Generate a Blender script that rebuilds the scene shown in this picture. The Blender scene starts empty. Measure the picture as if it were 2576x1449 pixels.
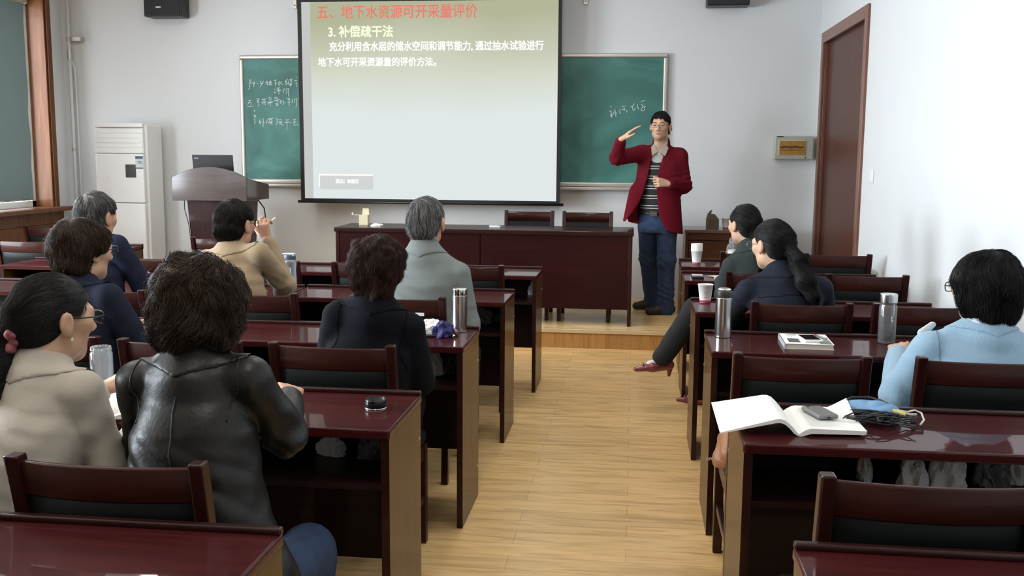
import bpy, bmesh, math, random
import numpy as np
from mathutils import Vector, Matrix
random.seed(4); RNG = np.random.default_rng(11)
SC = bpy.context.scene
COL = SC.collection

# ------------------------------------------------------------------ camera, light, exposure
F_PX, PITCH, YAW, ROLL, CAM_H = 2517.35, 0.13318, 0.12041, -0.007239, 1.52187
cd = bpy.data.cameras.new('camera'); cam = bpy.data.objects.new('camera', cd); COL.objects.link(cam)
cd.sensor_fit = 'HORIZONTAL'; cd.sensor_width = 36.0; cd.lens = 36.0 * F_PX / 2576.0
cd.clip_start = 0.05; cd.clip_end = 100
_f = Vector((-math.sin(YAW) * math.cos(PITCH), math.cos(YAW) * math.cos(PITCH), -math.sin(PITCH)))
_r0 = Vector((math.cos(YAW), math.sin(YAW), 0)); _d0 = _f.cross(_r0)
_r = math.cos(ROLL) * _r0 + math.sin(ROLL) * _d0; _d = -math.sin(ROLL) * _r0 + math.cos(ROLL) * _d0
M = Matrix((( _r.x, -_d.x, -_f.x, 0), (_r.y, -_d.y, -_f.y, 0), (_r.z, -_d.z, -_f.z, CAM_H), (0, 0, 0, 1)))
cam.matrix_world = M
SC.camera = cam
SC.view_settings.view_transform = 'Standard'; SC.view_settings.look = 'None'
SC.view_settings.gamma = 1.0; SC.view_settings.use_curve_mapping = False
SC.view_settings.exposure = 0.0

wd = bpy.data.worlds.new('overcast_sky'); SC.world = wd; wd.use_nodes = True
wb = wd.node_tree.nodes['Background']; wb.inputs[0].default_value = (0.86, 0.93, 1.0, 1); wb.inputs[1].default_value = 4.5

XL, XR, YF, YB, ZC = -5.72, 1.66, 9.64, -5.0, 3.35      # room inner faces
WINS = [(1.6, 3.6), (4.4, 6.6), (7.35, 9.36)]   # windows in the left wall (y ranges), the last one is in view
WZ0, WZ1 = 0.97, 3.0

def area(name, loc, rot, sx, sy, power, col, spread=math.pi):
    l = bpy.data.lights.new(name, 'AREA'); l.shape = 'RECTANGLE'; l.size = sx; l.size_y = sy; l.energy = power; l.color = col; l.spread = spread
    o = bpy.data.objects.new(name, l); COL.objects.link(o); o.location = loc; o.rotation_euler = rot
    return o
for i, (a, b) in enumerate(WINS[:2]):                      # daylight entering through each unshaded window
    area('window_daylight', (XL - 0.16, (a + b) / 2, 1.72), (0, -math.pi / 2, 0), 1.4, b - a, (205, 255)[i], (0.83, 0.92, 1.0), (2.3, 3.0)[i])
area('window_daylight', (XL - 0.55, 8.35, 1.95), (0, -math.pi / 2, 0), 1.9, 1.9, 80, (0.95, 0.97, 1.0))
for y in (1.4, 4.4, 7.4):                                  # added overhead fill to brighten floor and shoulders, no fixtures behind it
    for x in (-3.6, -0.6):
        area('overhead_fill_light', (x, y, ZC - 0.06), (0, 0, 0), 0.3, 1.2, 20, (1.0, 0.96, 0.90))

# ------------------------------------------------------------------ materials
def new_mat(name):
    m = bpy.data.materials.new(name); m.use_nodes = True
    return m, m.node_tree, m.node_tree.nodes['Principled BSDF']
def mat(name, col, rough=0.5, metal=0.0, spec=0.5, coat=0.0, bump=0.0, bscale=60.0, vary=0.0, vscale=8.0, stretch=(1, 1, 1), sheen=0.0, trans=0.0, ior=1.45, alpha=1.0, coat_rough=0.05):
    m, nt, p = new_mat(name)
    p.inputs['Base Color'].default_value = (*col, 1); p.inputs['Roughness'].default_value = rough
    p.inputs['Metallic'].default_value = metal; p.inputs['Specular IOR Level'].default_value = spec
    p.inputs['Coat Weight'].default_value = coat; p.inputs['Coat Roughness'].default_value = coat_rough
    p.inputs['Sheen Weight'].default_value = sheen; p.inputs['Transmission Weight'].default_value = trans
    p.inputs['IOR'].default_value = ior; p.inputs['Alpha'].default_value = alpha
    if vary or bump:
        tc = nt.nodes.new('ShaderNodeTexCoord'); mp = nt.nodes.new('ShaderNodeMapping')
        mp.inputs['Scale'].default_value = stretch
        nt.links.new(tc.outputs['Object'], mp.inputs['Vector'])
    if vary:
        n = nt.nodes.new('ShaderNodeTexNoise'); n.inputs['Scale'].default_value = vscale; n.inputs['Detail'].default_value = 5
        nt.links.new(mp.outputs[0], n.inputs['Vector'])
        r = nt.nodes.new('ShaderNodeValToRGB')
        r.color_ramp.elements[0].position = 0.3; r.color_ramp.elements[1].position = 0.7
        r.color_ramp.elements[0].color = (*[c * (1 - vary) for c in col], 1); r.color_ramp.elements[1].color = (*[min(1, c * (1 + vary)) for c in col], 1)
        nt.links.new(n.outputs[0], r.inputs[0]); nt.links.new(r.outputs[0], p.inputs['Base Color'])
    if bump:
        n2 = nt.nodes.new('ShaderNodeTexNoise'); n2.inputs['Scale'].default_value = bscale; n2.inputs['Detail'].default_value = 4
        nt.links.new(mp.outputs[0], n2.inputs['Vector'])
        b = nt.nodes.new('ShaderNodeBump'); b.inputs['Strength'].default_value = bump; b.inputs['Distance'].default_value = 0.01
        nt.links.new(n2.outputs[0], b.inputs['Height']); nt.links.new(b.outputs[0], p.inputs['Normal'])
    return m
def emit(name, col, s=1.0):
    m = bpy.data.materials.new(name); m.use_nodes = True; nt = m.node_tree; nt.nodes.clear()
    e = nt.nodes.new('ShaderNodeEmission'); e.inputs[0].default_value = (*col, 1); e.inputs[1].default_value = s
    o = nt.nodes.new('ShaderNodeOutputMaterial'); nt.links.new(e.outputs[0], o.inputs[0])
    return m
def glass(name, tint=(1, 1, 1), rough=0.0, thin=0.75, haze=0.0):
    # clear vessel walls: a mix of transparent and glossy so light passes without caustic noise
    m = bpy.data.materials.new(name); m.use_nodes = True; nt = m.node_tree; nt.nodes.clear()
    t = nt.nodes.new('ShaderNodeBsdfTransparent'); t.inputs[0].default_value = (*tint, 1)
    g = nt.nodes.new('ShaderNodeBsdfGlossy'); g.inputs['Roughness'].default_value = rough + 0.02
    fr = nt.nodes.new('ShaderNodeLayerWeight'); fr.inputs[0].default_value = 1 - thin
    mx = nt.nodes.new('ShaderNodeMixShader'); o = nt.nodes.new('ShaderNodeOutputMaterial')
    nt.links.new(fr.outputs['Fresnel'], mx.inputs[0]); nt.links.new(t.outputs[0], mx.inputs[1]); nt.links.new(g.outputs[0], mx.inputs[2])
    if haze:
        df = nt.nodes.new('ShaderNodeBsdfDiffuse'); df.inputs[0].default_value = (0.85, 0.87, 0.88, 1); tl = nt.nodes.new('ShaderNodeBsdfTranslucent'); tl.inputs[0].default_value = (0.85, 0.87, 0.88, 1)
        a_ = nt.nodes.new('ShaderNodeMixShader'); nt.links.new(df.outputs[0], a_.inputs[1]); nt.links.new(tl.outputs[0], a_.inputs[2])
        m2 = nt.nodes.new('ShaderNodeMixShader'); m2.inputs[0].default_value = haze; nt.links.new(mx.outputs[0], m2.inputs[1]); nt.links.new(a_.outputs[0], m2.inputs[2]); nt.links.new(m2.outputs[0], o.inputs[0])
    else: nt.links.new(mx.outputs[0], o.inputs[0])
    return m
def hair_mat(name, dark, light, frac=0.5, rough=0.5):
    m, nt, p = new_mat(name)
    g = nt.nodes.new('ShaderNodeNewGeometry'); r = nt.nodes.new('ShaderNodeValToRGB')
    r.color_ramp.elements[0].color = (*dark, 1); r.color_ramp.elements[1].color = (*light, 1)
    r.color_ramp.elements[0].position = max(0, 1 - frac - 0.25); r.color_ramp.elements[1].position = min(1, 1 - frac + 0.35)
    nt.links.new(g.outputs['Random Per Island'], r.inputs[0]); nt.links.new(r.outputs[0], p.inputs['Base Color'])
    p.inputs['Roughness'].default_value = rough; p.inputs['Specular IOR Level'].default_value = 0.22
    return m
def wood(name, c0, c1, scale=3.0, axis='x', rough=0.3, coat=0.3, coat_rough=0.08, spec=0.2):
    m, nt, p = new_mat(name)
    tc = nt.nodes.new('ShaderNodeTexCoord'); mp = nt.nodes.new('ShaderNodeMapping')
    mp.inputs['Scale'].default_value = {'x': (1, 14, 14), 'y': (14, 1, 14), 'z': (14, 14, 1)}[axis]
    n = nt.nodes.new('ShaderNodeTexNoise'); n.inputs['Scale'].default_value = scale; n.inputs['Detail'].default_value = 6; n.inputs['Distortion'].default_value = 0.6
    r = nt.nodes.new('ShaderNodeValToRGB'); r.color_ramp.elements[0].color = (*c0, 1); r.color_ramp.elements[1].color = (*c1, 1)
    r.color_ramp.elements[0].position = 0.3; r.color_ramp.elements[1].position = 0.72
    nt.links.new(tc.outputs['Object'], mp.inputs[0]); nt.links.new(mp.outputs[0], n.inputs['Vector']); nt.links.new(n.outputs[0], r.inputs[0])
    nt.links.new(r.outputs[0], p.inputs['Base Color'])
    p.inputs['Roughness'].default_value = rough; p.inputs['Coat Weight'].default_value = coat; p.inputs['Coat Roughness'].default_value = coat_rough
    p.inputs['Specular IOR Level'].default_value = spec
    return m

MAHO = wood('mahogany', (0.015, 0.0028, 0.003), (0.028, 0.0055, 0.005), 2.5, 'x', 0.4, 0.3)
MAHO_RAIL = wood('mahogany_rail', (0.022, 0.0040, 0.003), (0.042, 0.009, 0.005), 3, 'x', 0.45, 0.18, 0.1, 0.12)
MAHO_Z = wood('mahogany_upright', (0.018, 0.0035, 0.003), (0.036, 0.007, 0.006), 3, 'z', 0.4, 0.3)
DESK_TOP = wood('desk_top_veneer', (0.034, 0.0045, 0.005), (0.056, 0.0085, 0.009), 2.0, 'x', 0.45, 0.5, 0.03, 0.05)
DESK_END = wood('desk_end_reflected_tone', (0.056, 0.026, 0.008), (0.086, 0.041, 0.013), 2.0, 'z', 0.4, 0.32, 0.12, 0.12)  # dark wood made lighter brown: the floor's reflection is put into the colour
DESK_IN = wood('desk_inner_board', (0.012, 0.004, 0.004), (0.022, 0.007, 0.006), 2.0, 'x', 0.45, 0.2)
VINYL = mat('black_vinyl', (0.006, 0.008, 0.008), 0.5, spec=0.14, bump=0.06, bscale=160)
TANWOOD = wood('window_wood', (0.10, 0.035, 0.011), (0.19, 0.072, 0.025), 2.5, 'z', 0.45, 0.2)
DOORWOOD = wood('door_wood', (0.060, 0.016, 0.008), (0.085, 0.024, 0.012), 2.5, 'z', 0.45, 0.15)
DOORTRIM = wood('door_trim_wood', (0.16, 0.070, 0.048), (0.23, 0.105, 0.072), 2.5, 'z', 0.4, 0.3)
WALL = mat('white_wall_paint', (0.665, 0.685, 0.70), 0.75, vary=0.015, vscale=1.5, bump=0.02, bscale=120)
CEIL = mat('ceiling_paint', (0.80, 0.79, 0.76), 0.9, vary=0.01)
STEEL = mat('brushed_steel', (0.62, 0.60, 0.58), 0.22, metal=1.0)
CHROME = mat('chrome', (0.8, 0.8, 0.8), 0.08, metal=1.0)
ALU = mat('aluminium', (0.52, 0.49, 0.45), 0.4, metal=0.6)
WHITE_PL = mat('white_plastic', (0.80, 0.81, 0.80), 0.35)
PAPER = mat('white_paper', (0.86, 0.86, 0.84), 0.8)
BLACK_PL = mat('black_plastic', (0.012, 0.012, 0.013), 0.4)
SKIN = mat('skin', (0.52, 0.29, 0.19), 0.5, vary=0.08, vscale=18)
SKIN_PALE = mat('skin_pale', (0.56, 0.345, 0.23), 0.48, vary=0.06, vscale=18)
GLASS = glass('clear_glass')
LENS = glass('spectacle_lens', thin=0.96)

def floor_mat(name, c=(0.80, 0.535, 0.245), run='x', wide=0.125, long_=1.2, rough=0.26):
    m, nt, p = new_mat(name)
    tc = nt.nodes.new('ShaderNodeTexCoord'); mp = nt.nodes.new('ShaderNodeMapping')
    if run == 'z': mp.inputs['Rotation'].default_value = (math.pi / 2, 0, math.pi / 2)
    br = nt.nodes.new('ShaderNodeTexBrick'); br.offset = 0.37; br.squash = 1.0
    br.inputs['Scale'].default_value = 1.0; br.inputs['Brick Width'].default_value = long_; br.inputs['Row Height'].default_value = wide
    br.inputs['Mortar Size'].default_value = 0.0012; br.inputs['Mortar Smooth'].default_value = 0.3; br.inputs['Bias'].default_value = 0.0
    br.inputs['Color1'].default_value = (*[v * 0.92 for v in c], 1); br.inputs['Color2'].default_value = (*[min(1, v * 1.08) for v in c], 1)
    br.inputs['Mortar'].default_value = (*[v * 0.55 for v in c], 1)
    nt.links.new(tc.outputs['Object'], mp.inputs[0]); nt.links.new(mp.outputs[0], br.inputs['Vector'])
    m2 = nt.nodes.new('ShaderNodeMapping'); m2.inputs['Scale'].default_value = (1.3, 11, 11)
    nt.links.new(mp.outputs[0], m2.inputs[0])
    n = nt.nodes.new('ShaderNodeTexNoise'); n.inputs['Scale'].default_value = 2.3; n.inputs['Detail'].default_value = 7; n.inputs['Distortion'].default_value = 0.9
    nt.links.new(m2.outputs[0], n.inputs['Vector'])
    r = nt.nodes.new('ShaderNodeValToRGB'); r.color_ramp.elements[0].position = 0.33; r.color_ramp.elements[1].position = 0.55
    r.color_ramp.elements[0].color = (0.62, 0.55, 0.46, 1); r.color_ramp.elements[1].color = (1.04, 1.03, 1.0, 1)
    nt.links.new(n.outputs[0], r.inputs[0])
    mx = nt.nodes.new('ShaderNodeMix'); mx.data_type = 'RGBA'; mx.blend_type = 'MULTIPLY'; mx.inputs[0].default_value = 0.6
    nt.links.new(br.outputs['Color'], mx.inputs[6]); nt.links.new(r.outputs[0], mx.inputs[7]); nt.links.new(mx.outputs[2], p.inputs['Base Color'])
    p.inputs['Roughness'].default_value = rough; p.inputs['Specular IOR Level'].default_value = 0.5
    return m
FLOOR = floor_mat('laminate_floor')
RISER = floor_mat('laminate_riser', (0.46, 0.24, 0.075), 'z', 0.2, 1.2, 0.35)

# ------------------------------------------------------------------ mesh helpers
class MB:
    def __init__(s): s.v = []; s.f = []
    def add(s, vs, fs, m=None):
        k = len(s.v)
        for p in vs:
            p = Vector(p); s.v.append(tuple(m @ p if m else p))
        s.f += [[i + k for i in f] for f in fs]; return s
    def box(s, x0, x1, y0, y1, z0, z1, m=None):
        return s.add([(x0, y0, z0), (x1, y0, z0), (x1, y1, z0), (x0, y1, z0), (x0, y0, z1), (x1, y0, z1), (x1, y1, z1), (x0, y1, z1)],
                     [(3, 2, 1, 0), (4, 5, 6, 7), (0, 1, 5, 4), (1, 2, 6, 5), (2, 3, 7, 6), (3, 0, 4, 7)], m)
    def tube(s, pts, r, n=8, cap=True, m=None):
        pts = [Vector(p) for p in pts]; k = len(pts); vs = []; fs = []
        rr = r if isinstance(r, (list, tuple)) else [r] * k
        ref = Vector((0.13, 0.31, 1)).normalized(); prev = None
        for i, p in enumerate(pts):
            t = (pts[min(i + 1, k - 1)] - pts[max(i - 1, 0)])
            t = t.normalized() if t.length > 1e-9 else Vector((0, 0, 1))
            if prev is None:
                a = ref if abs(t.dot(ref)) < 0.95 else Vector((1, 0, 0))
                u = (a - t * a.dot(t)).normalized()
            else:
                u = (prev - t * prev.dot(t)).normalized()
            prev = u; w = t.cross(u)
            for j in range(n):
                q = 2 * math.pi * j / n; vs.append(p + rr[i] * (math.cos(q) * u + math.sin(q) * w))
        for i in range(k - 1):
            for j in range(n):
                fs.append((i * n + j, i * n + (j + 1) % n, (i + 1) * n + (j + 1) % n, (i + 1) * n + j))
        if cap: fs += [tuple(range(n))[::-1], tuple((k - 1) * n + j for j in range(n))]
        return s.add(vs, fs, m)
    def lathe(s, prof, n=28, m=None, caps=True):
        vs = []; fs = []
        for r, z in prof:
            for j in range(n):
                q = 2 * math.pi * j / n; vs.append((r * math.cos(q), r * math.sin(q), z))
        for i in range(len(prof) - 1):
            for j in range(n):
                fs.append((i * n + j, i * n + (j + 1) % n, (i + 1) * n + (j + 1) % n, (i + 1) * n + j))
        if caps:
            fs += [tuple(range(n))[::-1], tuple((len(prof) - 1) * n + j for j in range(n))]
        return s.add(vs, fs, m)
    def prism(s, outline, h0, h1, m=None):        # outline in (x, z), extruded along y
        n = len(outline)
        vs = [(x, h0, z) for x, z in outline] + [(x, h1, z) for x, z in outline]
        fs = [tuple(range(n)), tuple(range(2 * n - 1, n - 1, -1))] + [(i, n + i, n + (i + 1) % n, (i + 1) % n) for i in range(n)]
        return s.add(vs, fs, m)
    def grid(s, rows, m=None):
        a = len(rows); b = len(rows[0])
        return s.add([p for r in rows for p in r], [(i * b + j, i * b + j + 1, (i + 1) * b + j + 1, (i + 1) * b + j) for i in range(a - 1) for j in range(b - 1)], m)
    def build(s, name, material, parent=None, smooth=False, bevel=0.0, seg=2):
        me = bpy.data.meshes.new(name); me.from_pydata(s.v, [], s.f); me.update()
        bm = bmesh.new(); bm.from_mesh(me); bmesh.ops.recalc_face_normals(bm, faces=bm.faces); bm.to_mesh(me); bm.free()
        me.materials.append(material)
        o = bpy.data.objects.new(name, me); COL.objects.link(o)
        if parent: o.parent = parent
        if smooth: me.polygons.foreach_set('use_smooth', [True] * len(me.polygons))
        if bevel:
            b = o.modifiers.new('bevel', 'BEVEL'); b.width = bevel; b.segments = seg; b.limit_method = 'ANGLE'; b.angle_limit = 0.6
            me.polygons.foreach_set('use_smooth', [True] * len(me.polygons))
            w = o.modifiers.new('wn', 'WEIGHTED_NORMAL'); w.keep_sharp = False
        return o
def T(x=0, y=0, z=0, rx=0, ry=0, rz=0):
    return Matrix.Translation((x, y, z)) @ Matrix.Rotation(rz, 4, 'Z') @ Matrix.Rotation(ry, 4, 'Y') @ Matrix.Rotation(rx, 4, 'X')
def tag(o, label=None, cat=None, group=None, kind=None):
    if label: o['label'] = label
    if cat: o['category'] = cat
    if group: o['group'] = group
    if kind: o['kind'] = kind
    return o
def empty(name, loc, rz=0.0, label=None, cat=None, group=None):
    o = bpy.data.objects.new(name, None); o.empty_display_size = 0.05; COL.objects.link(o)
    o.location = loc; o.rotation_euler = (0, 0, rz)
    return tag(o, label, cat, group)
def struct(o, label=None): o['kind'] = 'structure'; return tag(o, label)
def copy_tree(o, loc, rz, label, group):
    def rec(a, par):
        c = a.copy(); COL.objects.link(c)
        if par is not None: c.parent = par
        for ch in list(a.children): rec(ch, c)
        return c
    c = rec(o, None); c.location = loc; c.rotation_euler = (0, 0, rz)
    c['label'] = label
    if group: c['group'] = group
    return c
def np_mesh(name, V, Fq, material, parent=None, smooth=True):
    me = bpy.data.meshes.new(name); V = np.asarray(V, np.float32); Fq = np.asarray(Fq, np.int32); k = Fq.shape[1]
    me.vertices.add(len(V)); me.vertices.foreach_set('co', V.ravel())
    me.loops.add(Fq.size); me.loops.foreach_set('vertex_index', Fq.ravel())
    me.polygons.add(len(Fq)); me.polygons.foreach_set('loop_start', np.arange(0, Fq.size, k, dtype=np.int32))
    me.polygons.foreach_set('loop_total', np.full(len(Fq), k, np.int32))
    me.update(calc_edges=True); me.validate()
    if smooth: me.polygons.foreach_set('use_smooth', np.ones(len(me.polygons), dtype=bool))
    me.materials.append(material)
    o = bpy.data.objects.new(name, me); COL.objects.link(o)
    if parent: o.parent = parent
    return o

# ------------------------------------------------------------------ the room
def quadwall(name, m, boxes):
    b = MB()
    for x in boxes: b.box(*x)
    return struct(b.build(name, m))
struct(MB().box(XL - 0.3, XR + 0.3, YB - 0.2, YF + 0.2, -0.12, 0).build('floor', FLOOR))
struct(MB().box(XL - 0.3, XR + 0.3, YB - 0.2, YF + 0.2, ZC, ZC + 0.12).build('ceiling', CEIL))
quadwall('wall_front', WALL, [(XL - 0.3, XR + 0.3, YF, YF + 0.2, 0, ZC)])
quadwall('wall_back', WALL, [(XL - 0.3, XR + 0.3, YB - 0.2, YB, 0, ZC)])
DY0, DY1, DZ = 7.70, 9.44, 2.58        # door in the right wall
quadwall('wall_right', WALL, [(XR, XR + 0.2, YB, DY0, 0, ZC), (XR, XR + 0.2, DY1, YF, 0, ZC), (XR, XR + 0.2, DY0, DY1, DZ, ZC)])
wl = []
ys = [YB] + [v for w in WINS for v in w] + [YF]
for i in range(0, len(ys), 2): wl.append((XL - 0.24, XL, ys[i], ys[i + 1], 0, ZC))
for a, b in WINS: wl += [(XL - 0.24, XL, a, b, 0, WZ0 - 0.04), (XL - 0.24, XL, a, b, WZ1, ZC)]
quadwall('wall_left', WALL, wl)
# podium along the front
PX0, PY0, PZ = -3.92, 7.80, 0.15
pod = struct(MB().box(PX0, XR, PY0 + 0.02, YF, 0, PZ).build('floor_podium', FLOOR))
RB = MB().box(PX0, XR, PY0 + 0.003, PY0 + 0.02, 0, PZ - 0.028); RB.box(PX0 - 0.017, PX0, PY0 + 0.003, YF, 0, PZ - 0.028)
struct(RB.build('trim_1', RISER))
NOSE = mat('step_nosing', (0.62, 0.46, 0.26), 0.3, coat=0.4)
struct(MB().box(PX0 - 0.02, XR, PY0 - 0.012, PY0 + 0.035, PZ - 0.028, PZ + 0.004).build('trim_2', NOSE, bevel=0.004))
struct(MB().box(XL, XR, YF - 0.012, YF, 0, 0.09).build('baseboard_front', mat('baseboard_paint', (0.60, 0.60, 0.58), 0.5)))
# windows: wooden lining, frame, glass and sill; the last one carries the roller blind
for i, (a, b) in enumerate(WINS):
    w = empty('window_%d' % (i + 1), (XL, (a + b) / 2, WZ0)); w['kind'] = 'structure'
    h = (b - a) / 2; H = WZ1 - WZ0
    fr = MB()
    for s in (-1, 1):
        y0, y1 = sorted((s * h, s * (h - 0.03)))
        fr.box(-0.24, 0.0, y0, y1, 0, H)                           # deep lining
        y0, y1 = sorted((s * (h - 0.01), s * (h + 0.055)))
        fr.box(0.0, 0.02, y0, y1, -0.02, H + 0.06)                 # casing on the wall
    fr.box(-0.24, 0.0, -h, h, H - 0.03, H); fr.box(0.0, 0.02, -h, h, H - 0.01, H + 0.06)
    fr.build('window_frame', TANWOOD, w, bevel=0.003)
    sa = MB()
    for y in (-h + 0.03, -0.03, h - 0.09): sa.box(-0.23, -0.18, y, y + 0.06, 0.0, H - 0.03)
    sa.box(-0.23, -0.18, -h + 0.03, h - 0.03, 0, 0.06); sa.box(-0.23, -0.18, -h + 0.03, h - 0.03, H - 0.09, H - 0.03)
    sa.build('sash', WHITE_PL, w, bevel=0.003)
    MB().box(-0.209, -0.203, -h + 0.06, h - 0.06, 0.06, H - 0.09).build('pane', LENS, w)
    sl = MB(); sl.box(-0.235, 0.0, -h, h, -0.04, 0.0); sl.box(0.0, 0.12, -h - 0.17, h + 0.17, -0.04, 0.0)
    sl.build('window_sill', TANWOOD, w, bevel=0.006)
    ap = MB(); ap.box(0.0, 0.03, -h - 0.10, h + 0.10, -0.16, -0.04); ap.box(0.0, 0.022, -h - 0.10, h + 0.10, -0.30, -0.165)
    ap.build('sill_apron', TANWOOD, w, bevel=0.004)
# roller blind inside the front window
bl = empty('roller_blind', (XL - 0.10, 8.30, 2.93), 0, 'dark teal roller blind pulled down inside the wooden window', 'blind')
m, nt, p = new_mat('blind_cloth')
p.inputs['Base Color'].default_value = (0.13, 0.175, 0.17, 1); p.inputs['Roughness'].default_value = 0.9
tr = nt.nodes.new('ShaderNodeBsdfTranslucent'); tr.inputs[0].default_value = (0.10, 0.14, 0.135, 1)
mx = nt.nodes.new('ShaderNodeMixShader'); mx.inputs[0].default_value = 0.06; out = nt.nodes['Material Output']
nt.links.new(p.outputs[0], mx.inputs[1]); nt.links.new(tr.outputs[0], mx.inputs[2]); nt.links.new(mx.outputs[0], out.inputs[0])
rows = [[(0.004 * math.sin(j * 0.7 + i * 0.9) + 0.01 * math.sin(j * 0.23), -0.86 + 1.72 * j / 40 + 0.006 * math.sin(i * 1.3) * (j == 40), -1.88 + 1.88 * i / 20) for j in range(41)] for i in range(21)]
MB().grid(rows).build('blind_cloth', m, bl, smooth=True)
MB().tube([(0, -0.88, 0), (0, 0.90, 0)], 0.025, 12).build('roller', ALU, bl)
MB().tube([(0, -0.86, -1.88), (0, 0.86, -1.88)], 0.009, 8).build('bottom_bar', ALU, bl)
# double door in the right wall
dr = empty('door_1', (XR, (DY0 + DY1) / 2, 0)); dr['kind'] = 'structure'
h = (DY1 - DY0) / 2
fr = MB()
for s in (-1, 1):
    y0, y1 = sorted((s * (h + 0.04), s * (h - 0.05))); fr.box(-0.022, 0.0, y0, y1, PZ if s > 0 else 0, DZ + 0.035)
    y0, y1 = sorted((s * h, s * (h - 0.05))); fr.box(0.0, 0.14, y0, y1, 0, DZ)
fr.box(-0.022, 0.0, -h + 0.05, h - 0.05, DZ - 0.06, DZ + 0.035); fr.box(0, 0.14, -h, h, DZ - 0.05, DZ)
fr.build('door_frame', DOORTRIM, dr, bevel=0.004)
MB().box(0.025, 0.065, -h + 0.05, h - 0.05, 0.02, DZ - 0.05).build('door_leaf', DOORWOOD, dr)
# pipe in the front left corner
pb = MB(); pb.tube([(XL + 0.115, 9.56, 0), (XL + 0.115, 9.56, ZC)], 0.016, 10); pb.tube([(XL + 0.155, 9.58, 0), (XL + 0.155, 9.58, 2.2), (XL + 0.15, 9.58, 2.35), (XL + 0.115, 9.57, 2.42)], 0.009, 8)
pr = pb.build('wall_pipe', mat('painted_pipe', (0.62, 0.64, 0.64), 0.5), smooth=True)
tag(pr, 'thin grey pipe running up the corner beside the wooden window', 'pipe')
MB().box(XL + 0.09, XL + 0.24, 9.55, 9.64, 2.60, 2.64).build('bracket', ALU, pr, bevel=0.004)
MB().tube([(XL + 0.115, 9.56, 2.42), (XL + 0.115, 9.56, 2.52)], 0.022, 10).build('coupling', ALU, pr)
MB().tube([(XL + 0.115, 9.56, 1.52), (XL + 0.115, 9.56, 1.55)], 0.021, 10).build('coupling', ALU, pr)
# radiator below the window
rd = empty('radiator', (XL + 0.06, 7.3, 0.12), 0, 'white ribbed radiator under the wooden window sill', 'radiator')
rb = MB()
for k in range(22): rb.box(-0.04, 0.04, -0.9 + k * 0.08, -0.9 + k * 0.08 + 0.06, 0, 0.52)
rb.build('fins', WHITE_PL, rd, bevel=0.01)
MB().box(-0.045, 0.055, -0.92, 0.88, 0.53, 0.555).build('top_cover', WHITE_PL, rd, bevel=0.004)

# ------------------------------------------------------------------ chalkboard, screen, wall things
BX0, BX1, BZ0, BZ1, BY = -3.868, 0.284, 1.186, 2.460, 9.595
bd = empty('chalkboard', ((BX0 + BX1) / 2, YF, BZ0), 0, 'wide green chalkboard with handwriting and aluminium frame on the front wall', 'chalkboard')
cx = (BX0 + BX1) / 2; hw = (BX1 - BX0) / 2; hh = BZ1 - BZ0
gm, nt, p = new_mat('green_board')
tc = nt.nodes.new('ShaderNodeTexCoord'); mp = nt.nodes.new('ShaderNodeMapping'); mp.inputs['Scale'].default_value = (1, 1, 1.3)
n = nt.nodes.new('ShaderNodeTexNoise'); n.inputs['Scale'].default_value = 1.6; n.inputs['Detail'].default_value = 6; n.inputs['Distortion'].default_value = 1.4
r = nt.nodes.new('ShaderNodeValToRGB'); r.color_ramp.elements[0].color = (0.030, 0.130, 0.110, 1); r.color_ramp.elements[1].color = (0.085, 0.27, 0.24, 1)
r.color_ramp.elements[0].position = 0.36; r.color_ramp.elements[1].position = 0.74
nt.links.new(tc.outputs['Object'], mp.inputs[0]); nt.links.new(mp.outputs[0], n.inputs['Vector']); nt.links.new(n.outputs[0], r.inputs[0]); nt.links.new(r.outputs[0], p.inputs['Base Color'])
p.inputs['Roughness'].default_value = 0.55
MB().box(-hw + 0.03, hw - 0.03, -0.035, -0.005, 0.06, hh - 0.03).build('writing_surface', gm, bd)
fb = MB(); fb.box(-hw, hw, -0.05, 0, hh - 0.04, hh); fb.box(-hw, -hw + 0.04, -0.05, 0, 0.03, hh - 0.04); fb.box(hw - 0.04, hw, -0.05, 0, 0.03, hh - 0.04)
fb.box(-hw, hw, -0.05, 0, 0.03, 0.075)
fb.build('board_frame', ALU, bd, bevel=0.012)
MB().box(-hw, hw, -0.11, 0, 0.0, 0.03).build('chalk_tray', ALU, bd, bevel=0.006)
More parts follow.
